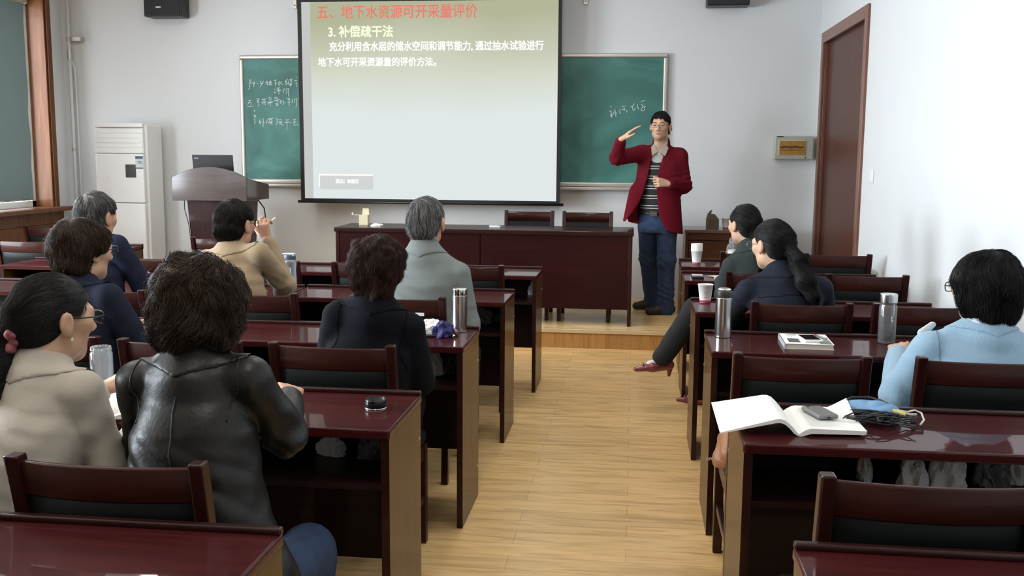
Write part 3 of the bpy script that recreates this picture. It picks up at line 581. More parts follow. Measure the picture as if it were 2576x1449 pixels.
# ------------------------------------------------------------------ chairs
SHRAIL = MAHO_RAIL
def make_chair():
    """wooden chair with black padded back; origin on the floor under the seat centre, sitter faces +y"""
    c = empty('conference_chair', (0, 0, 0))
    yb = -0.205
    def back_y(z): return yb if z < 0.44 else yb - (z - 0.44) * 0.20
    for s in (-1, 1):
        b = MB(); zs = [0, 0.2, 0.40, 0.46, 0.6, 0.75, 0.885]
        for i in range(len(zs) - 1):
            z0, z1 = zs[i], zs[i + 1]; a0 = 0.021 if z0 < 0.5 else 0.019; x = s * 0.203
            d0 = -0.03 * (1 - z0 / 0.4) if z0 < 0.4 else 0; d1 = -0.03 * (1 - z1 / 0.4) if z1 < 0.4 else 0
            b.add([(x - 0.016, back_y(z0) + d0 - 0.02, z0), (x + 0.016, back_y(z0) + d0 - 0.02, z0), (x + 0.016, back_y(z0) + d0 + 0.02, z0), (x - 0.016, back_y(z0) + d0 + 0.02, z0),
                   (x - 0.016, back_y(z1) + d1 - 0.02, z1), (x + 0.016, back_y(z1) + d1 - 0.02, z1), (x + 0.016, back_y(z1) + d1 + 0.02, z1), (x - 0.016, back_y(z1) + d1 + 0.02, z1)],
                  ([(3, 2, 1, 0)] if i == 0 else []) + ([(4, 5, 6, 7)] if i == len(zs) - 2 else []) + [(0, 1, 5, 4), (1, 2, 6, 5), (2, 3, 7, 6), (3, 0, 4, 7)])
        me = b
        o = me.build('leg', MAHO_Z, c)
        bm = bmesh.new(); bm.from_mesh(o.data); bmesh.ops.remove_doubles(bm, verts=bm.verts, dist=1e-5); bmesh.ops.recalc_face_normals(bm, faces=bm.faces); bm.to_mesh(o.data); bm.free()
        bv = o.modifiers.new('bevel', 'BEVEL'); bv.width = 0.005; bv.segments = 2; bv.limit_method = 'ANGLE'; bv.angle_limit = 0.6
        MB().box(s * 0.203 - 0.017, s * 0.203 + 0.017, 0.185, 0.222, 0, 0.40).build('leg', MAHO_Z, c, bevel=0.004)
        MB().box(s * 0.203 - 0.011, s * 0.203 + 0.011, -0.20, 0.19, 0.17, 0.20).build('stretcher', MAHO, c, bevel=0.003)
    MB().box(-0.19, 0.19, -0.012, 0.012, 0.175, 0.197).build('stretcher', MAHO, c, bevel=0.003)
    f = MB(); f.box(-0.186, 0.186, 0.19, 0.214, 0.34, 0.40); f.box(-0.186, 0.186, -0.215, -0.195, 0.34, 0.40)
    for s in (-1, 1):
        x0, x1 = sorted((s * 0.19, s * 0.212)); f.box(x0, x1, -0.187, 0.187, 0.34, 0.40)
    f.build('seat_frame', MAHO, c, bevel=0.003)
    MB().box(-0.215, 0.215, -0.19, 0.235, 0.402, 0.452).build('seat', VINYL, c, bevel=0.018, seg=3)
    # curved top rail: bows away from the sitter in the middle
    rows = []
    n = 16
    for (z, dy) in ((0.795, -0.009), (0.868, -0.009), (0.872, -0.004), (0.872, 0.006), (0.868, 0.011), (0.795, 0.011), (0.795, -0.009)):
        rows.append([(-0.187 + 0.374 * i / n, back_y(z) + dy - 0.022 * (1 - (2 * i / n - 1) ** 2), z) for i in range(n + 1)])
    MB().grid(rows).build('top_rail', SHRAIL, c, smooth=True)
    rows = []
    for (z, dy) in ((0.50, -0.010), (0.62, -0.016), (0.74, -0.016), (0.79, -0.010), (0.797, 0.0), (0.79, 0.014), (0.74, 0.026), (0.62, 0.026), (0.50, 0.014), (0.492, 0.0), (0.50, -0.010)):
        rows.append([(-0.186 + 0.372 * i / n, back_y(z) + dy * (1 - 0.5 * abs(2 * i / n - 1) ** 6) - 0.022 * (1 - (2 * i / n - 1) ** 2), z) for i in range(n + 1)])
    MB().grid(rows).build('backrest', VINYL, c, smooth=True)
    MB().box(-0.187, 0.187, -0.228, -0.206, 0.455, 0.492).build('lower_rail', MAHO, c, bevel=0.003)
    return c
CH = make_chair(); chair_first = [True]
GC = 'wooden chairs with black padded backs'
def chair(x, yt, label, z=0, rz=0.0):
    """yt: y of the top of the back"""
    y = yt + 0.294 if rz == 0 else yt
    if chair_first[0]:
        chair_first[0] = False; CH.location = (x, y, z); CH.rotation_euler = (0, 0, rz); CH['category'] = 'chair'; CH['label'] = label; CH['group'] = GC; return CH
    return copy_tree(CH, (x, y, z), rz, label, GC)
chair(-1.086, 1.91, 'large wooden chair at the lower left, under the black leather jacket woman')
chair(-1.60, 1.93, 'wooden chair at the left edge under the beige jacket woman')
chair(-1.0, 3.22, 'wooden chair under the woman in the black wool jacket')
chair(-1.53, 3.20, 'wooden chair behind the clear glass jar')
chair(-2.05, 3.22, 'wooden chair under the brown haired woman in navy')
c_lab = chair(-1.045, 4.36, 'wooden chair with a white sticker on its rail, under the grey suited man')
chair(-1.735, 4.37, 'wooden chair under the man in the tan jacket')
chair(-2.46, 4.36, 'wooden chair under the grey haired man in navy')
chair(-0.955, 5.69, 'empty wooden chair with red lit rail right of the grey suited man')
chair(-1.545, 5.70, 'empty wooden chair left of the grey suited man in the first row')
chair(-2.175, 5.69, 'empty wooden chair behind the clear water bottle')
chair(-2.99, 5.70, 'empty wooden chair right of the navy suited man')
chair(-4.36, 6.71, 'empty wooden chair with red rail by the left wall')
chair(-3.10, 7.20, 'empty wooden chair at the foot of the lectern')
chair(-4.98, 8.02, 'dark wooden chair in the corner below the window sill')
chair(0.80, 6.79, 'wooden chair beside the plastic bag at the desk with stacked cups')
chair(1.345, 6.79, 'empty wooden chair nearest the brown door')
chair(0.735, 5.62, 'wooden chair under the woman in grey')
chair(1.275, 5.62, 'empty wooden chair by the bare right wall, right of the ponytail woman')
chair(0.745, 4.48, 'wooden chair under the ponytail woman in dark navy')
chair(1.27, 4.50, 'wooden chair behind the clear glass bottle')
chair(0.552, 3.28, 'empty wooden chair behind the open book')
chair(1.135, 3.30, 'wooden chair under the woman in light blue')
chair(0.605, 2.02, 'large wooden chair at the bottom right corner')
chair(-0.905, 8.42, 'left one of the two chairs behind the podium table', PZ, math.pi)
chair(-0.395, 8.40, 'right one of the two chairs behind the podium table', PZ, math.pi)
st = MB().box(0.085, 0.125, -0.3145, -0.3135, 0.80, 0.815, T()).build('rail_sticker', LABEL_WHITE, c_lab)

# ------------------------------------------------------------------ podium table
pt = empty('podium_table', (-1.23, 8.0, PZ), 0, 'long dark mahogany podium table in front of the screen', 'table')
MB().box(-1.215, 1.235, -0.02, 0.52, 0.728, 0.765).build('table_top', MAHO, pt, bevel=0.006)
PANEL = wood('podium_panel', (0.018, 0.003, 0.0035), (0.028, 0.005, 0.005), 2.0, 'x', 0.45, 0.15, 0.1, 0.1)
for x0, x1 in ((-1.175, -0.003), (0.003, 1.195)):
    MB().box(x0, x1, 0.0, 0.02, 0.135, 0.728).build('front_panel', PANEL, pt, bevel=0.002)
for x in (-1.205, 1.195):
    MB().box(x, x + 0.03, -0.005, 0.50, 0, 0.728).build('end_panel', MAHO_Z, pt, bevel=0.003)
MB().box(-0.015, 0.015, 0.03, 0.50, 0, 0.728).build('centre_panel', MAHO_Z, pt, bevel=0.003)

# ------------------------------------------------------------------ people: smooth implicit bodies meshed by surface nets
f32 = np.float32
def V3(*a): return np.array(a, f32)
def unit(v): v = np.asarray(v, f32); return v / max(1e-9, float(np.linalg.norm(v)))
def wav(P, f, seed=0):
    """cheap smooth noise in about -1..1"""
    s = seed * 1.37
    x, y, z = P[:, 0] * f, P[:, 1] * f, P[:, 2] * f
    a = np.sin(x + 1.6 * np.sin(y * 0.83 + s) + s); b = np.sin(y * 1.11 + 1.5 * np.sin(z * 0.91 + 2 * s)); c = np.sin(z * 1.07 + 1.7 * np.sin(x * 0.77 - s) + 0.5)
    return (a + b + c) / 3
class Sdf:
    def __init__(s): s.ops = []; s.lo = np.full(3, 9e9); s.hi = np.full(3, -9e9)
    def _b(s, lo, hi):
        s.lo = np.minimum(s.lo, lo); s.hi = np.maximum(s.hi, hi)
    def cone(s, a, b, r0, r1=None, k=0.02, flat=None):
        """round cone; flat=(axis, factor) thickens or thins it along an axis"""
        a = V3(*a); b = V3(*b); r1 = r0 if r1 is None else r1; R = max(r0, r1) * (1 if flat is None else max(1, flat[1]))
        ba = b - a; L = max(1e-9, float(ba @ ba))
        def fn(P):
            pa = P - a
            t = np.clip(pa @ ba / L, 0, 1)
            q = pa - t[:, None] * ba
            if flat is not None:
                ax = unit(flat[0]); c = q @ ax; q = q + (c * (1 / flat[1] - 1))[:, None] * ax
            return np.sqrt((q * q).sum(1)) - (r0 + t * (r1 - r0))
        lo, hi = np.minimum(a, b) - R, np.maximum(a, b) + R
        s._b(lo, hi); s.ops.append(('u', k, fn, lo, hi)); return s
    def ell(s, c, r, fr=None, k=0.02, sub=False):
        c = V3(*c); r = V3(*r); A = np.eye(3, dtype=f32) if fr is None else np.asarray(fr, f32)   # rows = axes
        def fn(P):
            q = (P - c) @ A.T
            k0 = np.sqrt(((q / r) ** 2).sum(1)); k1 = np.sqrt(((q / (r * r)) ** 2).sum(1))
            return k0 * (k0 - 1) / np.maximum(k1, 1e-6)
        R = float(r.max())
        if not sub: s._b(c - R, c + R)
        s.ops.append(('s' if sub else 'u', k, fn, c - R, c + R)); return s
    def loft(s, A, up, right, L, tab, k=0.03):
        """elliptical sections along a straight axis; rows (t, half width, half depth, forward shift)"""
        A = V3(*A); up = unit(up); right = unit(right); fwd = np.cross(up, right); tab = np.array(tab, f32)
        def fn(P):
            q = P - A; h = q @ up; t = np.clip(h / L, 0, 1)
            a = np.interp(t, tab[:, 0], tab[:, 1]); b = np.interp(t, tab[:, 0], tab[:, 2]); o = np.interp(t, tab[:, 0], tab[:, 3])
            x = q @ right; y = q @ fwd - o
            k0 = np.sqrt((x / a) ** 2 + (y / b) ** 2); k1 = np.sqrt((x / a ** 2) ** 2 + (y / b ** 2) ** 2)
            d = np.where(k1 > 1e-5, k0 * (k0 - 1) / np.maximum(k1, 1e-5), -np.minimum(a, b)); e = np.abs(h - L / 2) - L / 2
            return np.sqrt(np.maximum(d, 0) ** 2 + np.maximum(e, 0) ** 2) + np.minimum(np.maximum(d, e), 0)
        B = A + up * L; R = float(tab[:, 1:3].max() + np.abs(tab[:, 3]).max())
        s._b(np.minimum(A, B) - R, np.maximum(A, B) + R); s.ops.append(('u', k, fn, np.minimum(A, B) - R, np.maximum(A, B) + R)); return s
    def cut(s, fn): s.ops.append(('c', 0, fn, None, None)); return s        # intersect with fn <= 0
    def disp(s, fn): s.ops.append(('d', 0, fn, None, None)); return s       # d += fn
    def __call__(s, P, pad=0.08):
        P = np.asarray(P, f32); d = np.full(len(P), 1.0, f32)
        for op, k, fn, lo, hi in s.ops:
            if lo is not None:
                m = np.nonzero(((P > lo - pad) & (P < hi + pad)).all(1))[0]
                if not len(m): continue
                v = fn(P[m]).astype(f32); w = d[m]
                if op == 'u':
                    h = np.maximum(k - np.abs(w - v), 0) / max(k, 1e-6); d[m] = np.minimum(w, v) - h * h * k * 0.25
                else:
                    v = -v; h = np.maximum(k - np.abs(w - v), 0) / max(k, 1e-6); d[m] = np.maximum(w, v) + h * h * k * 0.25
            elif op == 'c':
                m = np.nonzero(d < 0.3)[0]; d[m] = np.maximum(d[m], fn(P[m]))
            else:
                m = np.nonzero(d < 0.1)[0]; d[m] += fn(P[m])
        return d
    def grad(s, P, e=0.002):
        P = np.asarray(P, f32); g = np.zeros_like(P)
        for i in range(3):
            o = np.zeros(3, f32); o[i] = e; g[:, i] = s(P + o) - s(P - o)
        return g / np.maximum(np.linalg.norm(g, axis=1, keepdims=True), 1e-9)
def surface_nets(sd, h):
    lo = sd.lo - 3 * h; B = 4; nb = np.ceil((sd.hi - lo + 3 * h) / (B * h)).astype(int); n = nb * B
    g = np.stack(np.meshgrid(*[np.arange(v) for v in nb], indexing='ij'), -1).reshape(-1, 3)
    c = (lo + (g * B + (B - 1) / 2) * h).astype(f32); dc = sd(c)
    act = g[np.abs(dc) < B * h * 0.87 * 1.9]
    val = np.ones(tuple(n), f32)
    ins = g[dc <= -B * h * 0.87 * 1.9]
    off = np.stack(np.meshgrid(*[np.arange(B)] * 3, indexing='ij'), -1).reshape(-1, 3)
    if len(ins):
        ii = (ins[:, None] * B + off[None]).reshape(-1, 3); val[ii[:, 0], ii[:, 1], ii[:, 2]] = -1
    ii = (act[:, None] * B + off[None]).reshape(-1, 3)
    val[ii[:, 0], ii[:, 1], ii[:, 2]] = sd((lo + ii * h).astype(f32))
    neg = val < 0
    cs = [(a, b, d) for a in (0, 1) for b in (0, 1) for d in (0, 1)]
    cnt = np.zeros(tuple(n - 1), np.int8)
    for a, b, d in cs: cnt += neg[a:n[0] - 1 + a, b:n[1] - 1 + b, d:n[2] - 1 + d]
    cell = np.argwhere((cnt > 0) & (cnt < 8)); ID = np.full(tuple(n - 1), -1, np.int32); ID[cell[:, 0], cell[:, 1], cell[:, 2]] = np.arange(len(cell))
    cv = np.stack([val[cell[:, 0] + a, cell[:, 1] + b, cell[:, 2] + d] for a, b, d in cs], 1)
    acc = np.zeros((len(cell), 3)); num = np.zeros(len(cell)); C = np.array(cs, float)
    for i in range(8):
        for j in range(i + 1, 8):
            if np.abs(C[i] - C[j]).sum() != 1: continue
            m = (cv[:, i] < 0) != (cv[:, j] < 0); t = cv[m, i] / (cv[m, i] - cv[m, j])
            acc[m] += C[i] + t[:, None] * (C[j] - C[i]); num[m] += 1
    V = lo + (cell + acc / num[:, None]) * h
    Q = []
    for ax in range(3):
        u, w = (ax + 1) % 3, (ax + 2) % 3
        sl0 = [slice(0, None)] * 3; sl1 = [slice(0, None)] * 3; sl0[ax] = slice(0, n[ax] - 1); sl1[ax] = slice(1, n[ax])
        a, b = neg[tuple(sl0)], neg[tuple(sl1)]
        for flip, mk in ((False, a & ~b), (True, ~a & b)):
            e = np.argwhere(mk); e = e[(e[:, u] > 0) & (e[:, w] > 0) & (e[:, u] < n[u] - 1) & (e[:, w] < n[w] - 1)]
            q = []
            for du, dw in ((1, 1), (0, 1), (0, 0), (1, 0)):
                k = e.copy(); k[:, u] -= du; k[:, w] -= dw; q.append(ID[k[:, 0], k[:, 1], k[:, 2]])
            q = np.stack(q, 1); q = q[(q >= 0).all(1)]; Q.append(q[:, ::-1] if flip else q)
    return V, np.concatenate(Q)
def solid(name, sd, h, material, root):
    V, Q = surface_nets(sd, h); o = np.zeros(3); q = root
    while q is not None: o = o + np.array(q.location); q = q.parent
    return np_mesh(name, V - o, Q, material, root)
def surf_tube(name, sd, pts, r, material, parent, root, off=0.0, n=24):
    """a seam or band: polyline pulled onto the surface of sd, swept as a thin tube"""
    pts = np.array(pts, f32); t = np.linspace(0, len(pts) - 1, n)
    P = np.stack([np.interp(t, np.arange(len(pts)), pts[:, i]) for i in range(3)], 1).astype(f32)
    for _ in range(6): P = P - sd.grad(P) * (sd(P) - off)[:, None] * 0.9
    b = MB(); b.tube([tuple(p - np.array(root.location)) for p in P], r, 6)
    return b.build(name, material, parent, smooth=True)

def frame(yaw, pitch=0.0, roll=0.0):
    """rows right, forward, up; yaw > 0 turns to the right, pitch > 0 nods down"""
    f = np.array([math.sin(yaw) * math.cos(pitch), math.cos(yaw) * math.cos(pitch), -math.sin(pitch)])
    r = np.array([math.cos(yaw), -math.sin(yaw), 0.0]); u = np.cross(r, f)
    c, s = math.cos(roll), math.sin(roll)
    return np.array([c * r - s * u, f, s * r + c * u], f32)
def add_head(S, HC, A, s=1.0, ears=True, jaw=1.0):
    L = lambda x, y, z: HC + s * (x * A[0] + y * A[1] + z * A[2])
    e = lambda c, r, k=0.02, sub=False: S.ell(L(*c), [q * s for q in r], A, k * s, sub)
    e((0, -0.012, 0.028), (0.075, 0.094, 0.086), 0.01)
    e((0, 0.022, -0.030), (0.0625 * jaw, 0.068, 0.080), 0.03)
    e((0, 0.058, -0.092), (0.026 * jaw, 0.024, 0.021), 0.035)
    for q in (-1, 1):
        e((q * 0.042, 0.056, -0.014), (0.022, 0.024, 0.022), 0.025)
        e((q * 0.048 * jaw, 0.012, -0.068), (0.017, 0.032, 0.022), 0.03)
        e((q * 0.031, 0.100, 0.008), (0.017, 0.014, 0.010), 0.012, True)
        e((q * 0.031, 0.078, 0.006), (0.0155, 0.0135, 0.0125), 0.004)
    e((0, 0.080, 0.026), (0.048, 0.012, 0.010), 0.02)
    S.cone(L(0, 0.088, 0.012), L(0, 0.106, -0.026), 0.0075 * s, 0.0115 * s, 0.012 * s)
    for q in (-1, 1): e((q * 0.0125, 0.096, -0.031), (0.008, 0.010, 0.007), 0.008)
    if ears:
        for q in (-1, 1):
            e((q * 0.084, -0.010, -0.004), (0.0095, 0.020, 0.032), 0.010)
            e((q * 0.080, -0.003, -0.030), (0.0075, 0.011, 0.012), 0.008)
            e((q * 0.094, -0.004, 0.002), (0.006, 0.0095, 0.018), 0.005, True)
    return L
def hand_prims(S, W, d, side, pal, L=0.18, curl=(0.3, 0.35, 0.4, 0.5), thumb=0.7, spread=0.10, r=1.0):
    """hand at wrist W pointing along d; side = towards the thumb, pal = out of the palm"""
    d = unit(d); side = unit(side - d * float(np.dot(side, d))); pal = unit(np.cross(d, side)) * (1 if np.dot(np.cross(d, side), pal) > 0 else -1)
    pl = L * 0.50
    k = 0.012
    for i in range(4):
        o = (0.030 - 0.020 * i) * L / 0.18
        base = W + side * o * 0.55 + d * 0.012; kn = W + side * o + d * (pl - 0.004 * abs(i - 1))
        S.cone(base, kn, 0.0125 * r, 0.0098 * r, k, (pal, 1.15))
        fl = L * (0.46, 0.51, 0.47, 0.37)[i] * np.array([0.46, 0.30, 0.24]); ang = 0.0; p = kn; sp = spread * (1.5 - i) / 1.5
        dd = unit(d + side * sp)
        for j in range(3):
            ang += curl[i] * (0.8, 1.0, 0.7)[j]
            v = dd * math.cos(ang) + pal * math.sin(ang); q = p + v * fl[j]
            S.cone(p, q, (0.0090, 0.0080, 0.0072)[j] * r, (0.0080, 0.0072, 0.0062)[j] * r, 0.004); p = q
    p = W + side * 0.020 + d * 0.022 + pal * 0.008; v = unit(side * math.sin(thumb) + d * math.cos(thumb) + pal * 0.35)
    q = p + v * 0.042; S.cone(p, q, 0.0135 * r, 0.0100 * r, 0.014)
    v2 = unit(v + d * 0.5); q2 = q + v2 * 0.032; S.cone(q, q2, 0.0098 * r, 0.0085 * r, 0.006)
    S.cone(q2, q2 + unit(v2 + d * 0.3) * 0.024, 0.0085 * r, 0.0066 * r, 0.004)
def glasses(A, HC, s, root, m, style=1.0):
    L = lambda x, y, z: HC + s * (x * A[0] + y * A[1] + z * A[2]) - np.array(root.location)
    b = MB()
    for q in (-1, 1):
        pts = []
        for k in range(25):
            t = 2 * math.pi * k / 24; cx_, cz_ = math.cos(t), math.sin(t)
            w = 0.027 * math.copysign(abs(cx_) ** 0.6, cx_); z = 0.0165 * math.copysign(abs(cz_) ** 0.6, cz_)
            pts.append(L(q * 0.034 + w, 0.107 - 0.10 * (q * 0.034 + w) ** 2 * 12, 0.004 + z))
        b.tube(pts, 0.0015 * style, 6)
        b.tube([L(q * 0.061, 0.104, 0.010), L(q * 0.074, 0.085, 0.010), L(q * 0.081, 0.03, 0.010), L(q * 0.083, -0.008, 0.012), L(q * 0.080, -0.022, -0.004)], 0.0016 * style, 6)
    b.tube([L(-0.008, 0.108, 0.007), L(0, 0.111, 0.010), L(0.008, 0.108, 0.007)], 0.0015 * style, 6)
    g = b.build('glasses', m, root, smooth=True)
    lb = MB()
    for q in (-1, 1):
        ring = []
        for k in range(16):
            t = 2 * math.pi * k / 16; cx_, cz_ = math.cos(t), math.sin(t)
            ring.append(L(q * 0.034 + 0.026 * math.copysign(abs(cx_) ** 0.6, cx_), 0.107, 0.004 + 0.0155 * math.copysign(abs(cz_) ** 0.6, cz_)))
        back = [p - 0.001 * A[1] for p in ring]
        lb.add(ring + back, [tuple(range(16)), tuple(range(31, 15, -1))] + [(i, (i + 1) % 16, 16 + (i + 1) % 16, 16 + i) for i in range(16)])
    lb.build('lens', LENS, g)
    return g
def zcut(tab):
    tab = np.array(tab, f32)
    return lambda y: np.interp(y, tab[:, 0], tab[:, 1])
def make_hair(root, HC, A, s, parts, hairline, material, n=2600, steps=11, step=0.017, curl=0.0, cfreq=70.0, rad=0.0010, lift=0.006, grav=0.6, whorl=(0, -0.06, 0.09), rough=0.004, rf=60.0, face=None, extra=None, h=0.0065, side=0.0, seed=1, combf=0.0):
    """a hair mass (ellipsoids in head space cut at the hairline) with combed strands over it, all one mesh"""
    rng = np.random.default_rng(seed); n = int(n * 2.2); rad = rad * 0.62
    S = Sdf(); Lc = lambda x, y, z: HC + s * (x * A[0] + y * A[1] + z * A[2])
    for i, (c, r) in enumerate(parts): S.ell(Lc(*c), [q * s for q in r], A, 0.035 * s if i else 0.01)
    zh = zcut(hairline)
    def cutfn(P):
        q = (P - HC) @ A.T / s
        return ((zh(q[:, 1] + 0.012 * np.sin(q[:, 0] * 160)) + 0.006 * np.sin(q[:, 0] * 190 + q[:, 1] * 90) - q[:, 2]) * s * 0.85).astype(f32)
    S.cut(cutfn)
    if extra: extra(S, Lc)
    S.disp(lambda P: (rough * (wav(P, rf, seed) + 0.6 * wav(P, rf * 2.1, seed + 3))).astype(f32))
    V, Q = surface_nets(S, h)
    # strands
    D = rng.normal(size=(n * 2, 3)).astype(f32); D /= np.linalg.norm(D, axis=1, keepdims=True)
    P = (HC + D * 0.30 * s).astype(f32)
    for _ in range(24): P = P - D * np.clip(S(P, 0.3), -0.02, 0.05)[:, None] * 0.8
    ok = np.abs(S(P)) < 0.004
    if extra:                                   # extra roots over tails and buns
        idx = rng.choice(len(V), n // 2); P = np.concatenate([P[ok], V[idx].astype(f32)])
    else: P = P[ok]
    P = P[rng.permutation(len(P))[:n]]
    W0 = Lc(*whorl); N = S.grad(P); path = [P + N * 0.001]; alive = np.ones(len(P), bool)
    ph = 5.0 * wav(P, 30, seed) + rng.normal(0, 0.35, len(P)); lf = rng.uniform(0.0, 1.0, len(P)) ** 3 * lift; ln = rng.uniform(0.55, 1.0, len(P)) * steps; jit = rng.normal(size=P.shape).astype(f32) * 0.07
    cur = P.copy()
    for k in range(1, steps + 1):
        Nn = S.grad(cur)
        away = cur - W0; away /= np.maximum(np.linalg.norm(away, axis=1, keepdims=True), 1e-6)
        wv = np.stack([wav(cur, rf * 0.75, seed + 5 + q_) for q_ in range(3)], 1).astype(f32) * (0.30 + 30 * curl)
        d = away * (1 - grav) + V3(0, 0, -1) * grav + jit + wv + side * A[0] - combf * A[1]
        d = d - Nn * (d * Nn).sum(1, keepdims=True); d /= np.maximum(np.linalg.norm(d, axis=1, keepdims=True), 1e-6)
        nxt = cur + d * step * s
        o = lf * (k / steps)
        for _ in range(2): nxt = nxt - S.grad(nxt) * (S(nxt) - 0.0012 - o)[:, None] * 0.9
        bad = (cutfn(nxt) > 0.007 * s) | (np.linalg.norm(nxt - cur, axis=1) > step * s * 2.2) | (k > ln) | (S(nxt) > 0.05); alive &= ~bad
        nxt = np.where(alive[:, None], nxt, cur); cur = nxt
        bn = np.cross(Nn, d); am = curl * min(1, k / 3)
        path.append(nxt + am * (np.cos(ph + k * cfreq * step)[:, None] * bn + 0.8 * np.sin(ph + k * cfreq * step)[:, None] * Nn) * alive[:, None])
    path = np.stack(path, 1); m_, k_ = path.shape[:2]
    # drop ribbons that never moved; build 3 sided tubes
    tv = np.diff(path, axis=1); tl = np.linalg.norm(tv, axis=2).sum(1); keep = tl > step * s * 2; path = path[keep]; m_ = len(path)
    tan = np.gradient(path, axis=1); tan /= np.maximum(np.linalg.norm(tan, axis=2, keepdims=True), 1e-9)
    ref = (path - HC); u = ref - tan * (ref * tan).sum(2, keepdims=True); u /= np.maximum(np.linalg.norm(u, axis=2, keepdims=True), 1e-9); w = np.cross(tan, u)
    tp = np.linspace(1, 0.35, k_)[None, :, None] * rad * rng.uniform(0.6, 1.3, (m_, 1, 1))
    ring = np.stack([path + tp * (math.cos(a) * u + math.sin(a) * w) for a in (0.0, 2.094, 4.189)], 2)   # m,k,3,3
    SV = ring.reshape(-1, 3); base = (np.arange(m_)[:, None, None] * k_ + np.arange(k_ - 1)[None, :, None]) * 3
    j = np.arange(3)[None, None]; j2 = (j + 1) % 3
    SQ = np.stack([base + j, base + j2, base + 3 + j2, base + 3 + j], -1).reshape(-1, 4)
    VV = np.concatenate([V, SV]) - np.array(root.location); QQ = np.concatenate([Q, SQ + len(V)])
    return np_mesh('hair', VV, QQ, material, root), S

def rn(a): return math.radians(a)
BELTM = mat('belt_leather', (0.03, 0.028, 0.026), 0.4)
SHOE_D = mat('dark_shoe', (0.018, 0.016, 0.015), 0.45)
BLK_TROUSER = mat('black_trousers', (0.012, 0.012, 0.014), 0.85, bump=0.1, bscale=200)
EYEW = mat('eye_white', (0.75, 0.72, 0.68), 0.25); EYED = mat('eye_iris', (0.02, 0.012, 0.008), 0.2); LIP = mat('lip', (0.42, 0.16, 0.13), 0.5); BROW = mat('eyebrow', (0.025, 0.018, 0.015), 0.8)
def face_bits(root, HC, A, s, S):
    """eyes, brows and lips as small parts on the face"""
    L = lambda x, y, z: HC + s * (x * A[0] + y * A[1] + z * A[2])
    for q in (-1, 1):
        E = Sdf(); E.ell(L(q * 0.031, 0.0875, 0.0055), (0.0112 * s, 0.006 * s, 0.0028 * s), A, 0.001); e = solid('eye', E, 0.0014, EYEW, root)
        E = Sdf(); E.ell(L(q * 0.031, 0.0925, 0.0055), (0.0085 * s, 0.0040 * s, 0.0030 * s), A, 0.001); solid('iris', E, 0.0011, EYED, e)
        surf_tube('eyebrow', S, [L(q * 0.014, 0.095, 0.027), L(q * 0.030, 0.092, 0.034), L(q * 0.050, 0.080, 0.028)], 0.0026, BROW, root, root, 0.0008)
        surf_tube('eyelash', S, [L(q * 0.018, 0.095, 0.008), L(q * 0.031, 0.095, 0.012), L(q * 0.046, 0.085, 0.007)], 0.0013, BROW, root, root, 0.0004)
    for z, w, r in ((-0.058, 0.021, 0.0038), (-0.068, 0.018, 0.0045)):
        surf_tube('lip', S, [L(-w, 0.085, -0.062), L(-w * 0.4, 0.095, z), L(w * 0.4, 0.095, z), L(w, 0.085, -0.062)], r, LIP, root, root, -0.0012)

